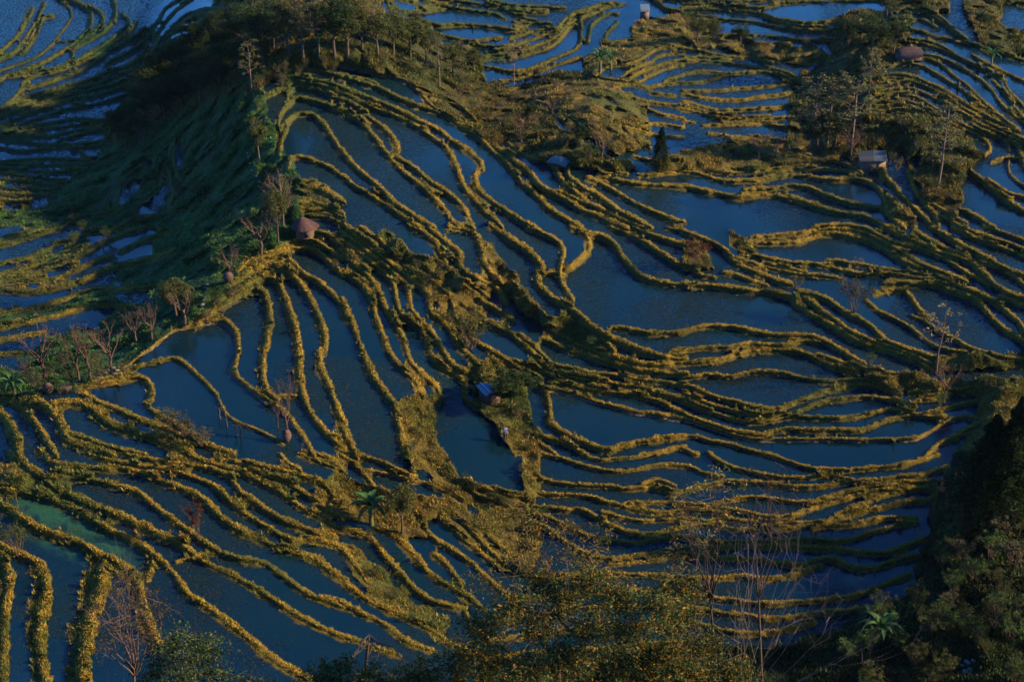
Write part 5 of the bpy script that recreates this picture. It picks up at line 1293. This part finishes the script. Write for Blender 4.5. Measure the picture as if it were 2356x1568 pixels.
fgtree('white_branched_shrub','second leafless white branched shrub rising behind the golden tree','shrub',1640,63,
  [(1600,1310),(1660,1280),(1700,1240),(1620,1380),(1580,1350),(1740,1330),(1760,1400)],[C_PINK],(.13,.11,.115),.1,0,.9,limbs_n=2,thick=.05,ff=.06,sub=.011)
fgtree('twiggy_foreground_tree','tall thin twiggy tree with sparse pinkish leaves at the bottom left','tree',310,75,
  [(300,1320),(270,1360),(340,1360),(240,1400),(370,1400),(300,1400),(260,1450),(350,1450),(310,1490),(240,1490),(280,1340),(320,1430),(380,1480)],[C_PINK*.7,C_GOLDLEAF*.4,C_LEAF],(.07,.05,.05),.13,230,1.1,limbs_n=4,asp=.5,thick=.14)
fgtree('glossy_leaved_tree','dark green glossy leaved tree at the bottom left beside the twiggy tree','tree',420,70,
  [(400,1470),(450,1480),(380,1510),(430,1520),(480,1500),(360,1550),(420,1560),(480,1550),(440,1600),(380,1600)],DG,(.05,.04,.03),.2,800,1.1,asp=.5)
fgtree('glossy_leaved_tree','leafy green twig at the bottom edge right of the glossy leaved tree','tree',555,70,
  [(530,1560),(570,1565),(600,1575)],DG,(.05,.04,.03),.2,120,.8,asp=.5,thick=.05)

# ------------------------------------------------------------------ light, sky, camera
EL,AZ=R(24),R(96)     # azimuth measured from +y (view direction) towards +x
w=bpy.data.worlds.new('World'); sc.world=w; w.use_nodes=True
sk=w.node_tree.nodes.new('ShaderNodeTexSky'); sk.sky_type='NISHITA'; sk.sun_disc=False; sk.sun_elevation=EL; sk.sun_rotation=AZ
sk.altitude=1500; sk.ozone_density=3.0; sk.air_density=1.0; sk.dust_density=.4
bg=w.node_tree.nodes['Background']; tn=w.node_tree.nodes.new('ShaderNodeVectorMath'); tn.operation='MULTIPLY'; tn.inputs[1].default_value=(.23,.6,1.0)
w.node_tree.links.new(sk.outputs[0],tn.inputs[0]); w.node_tree.links.new(tn.outputs[0],bg.inputs[0]); bg.inputs[1].default_value=.11
sl_=bpy.data.lights.new('sun','SUN'); sl_.energy=4.9; sl_.angle=R(2); sl_.color=(1,.69,.33)
so=bpy.data.objects.new('sun',sl_); COL.objects.link(so)
dv=Vector((math.sin(AZ)*math.cos(EL),math.cos(AZ)*math.cos(EL),math.sin(EL)))
so.rotation_euler=dv.to_track_quat('Z','Y').to_euler(); so.location=dv*300
cd=bpy.data.cameras.new('camera'); cd.sensor_width=36; cd.lens=18/math.tan(R(19)); cd.clip_end=20000; cd.clip_start=.5
co=bpy.data.objects.new('camera',cd); COL.objects.link(co); co.location=(0,0,H); co.rotation_euler=(R(90)-PITCH,0,0); sc.camera=co
hz=MB(); hz.box(0,420,47,1500,1100,190,(1,1,1)); hm=bpy.data.materials.new('haze'); hm.use_nodes=True; hn=hm.node_tree; hn.nodes.remove(hn.nodes['Principled BSDF'])
pv=hn.nodes.new('ShaderNodeVolumePrincipled'); pv.inputs['Color'].default_value=(.55,.75,1,1); pv.inputs['Density'].default_value=HAZE; pv.inputs['Anisotropy'].default_value=.2; hn.links.new(pv.outputs[0],hn.nodes['Material Output'].inputs['Volume'])
ho=hz.obj('haze',hm); tag(ho,'thin blue evening haze lying over the terraces','haze',None,'stuff')
sc.view_settings.view_transform='Standard'; sc.view_settings.look='None'; sc.view_settings.exposure=1.85
sc.cycles.max_bounces=4; sc.cycles.transparent_max_bounces=4
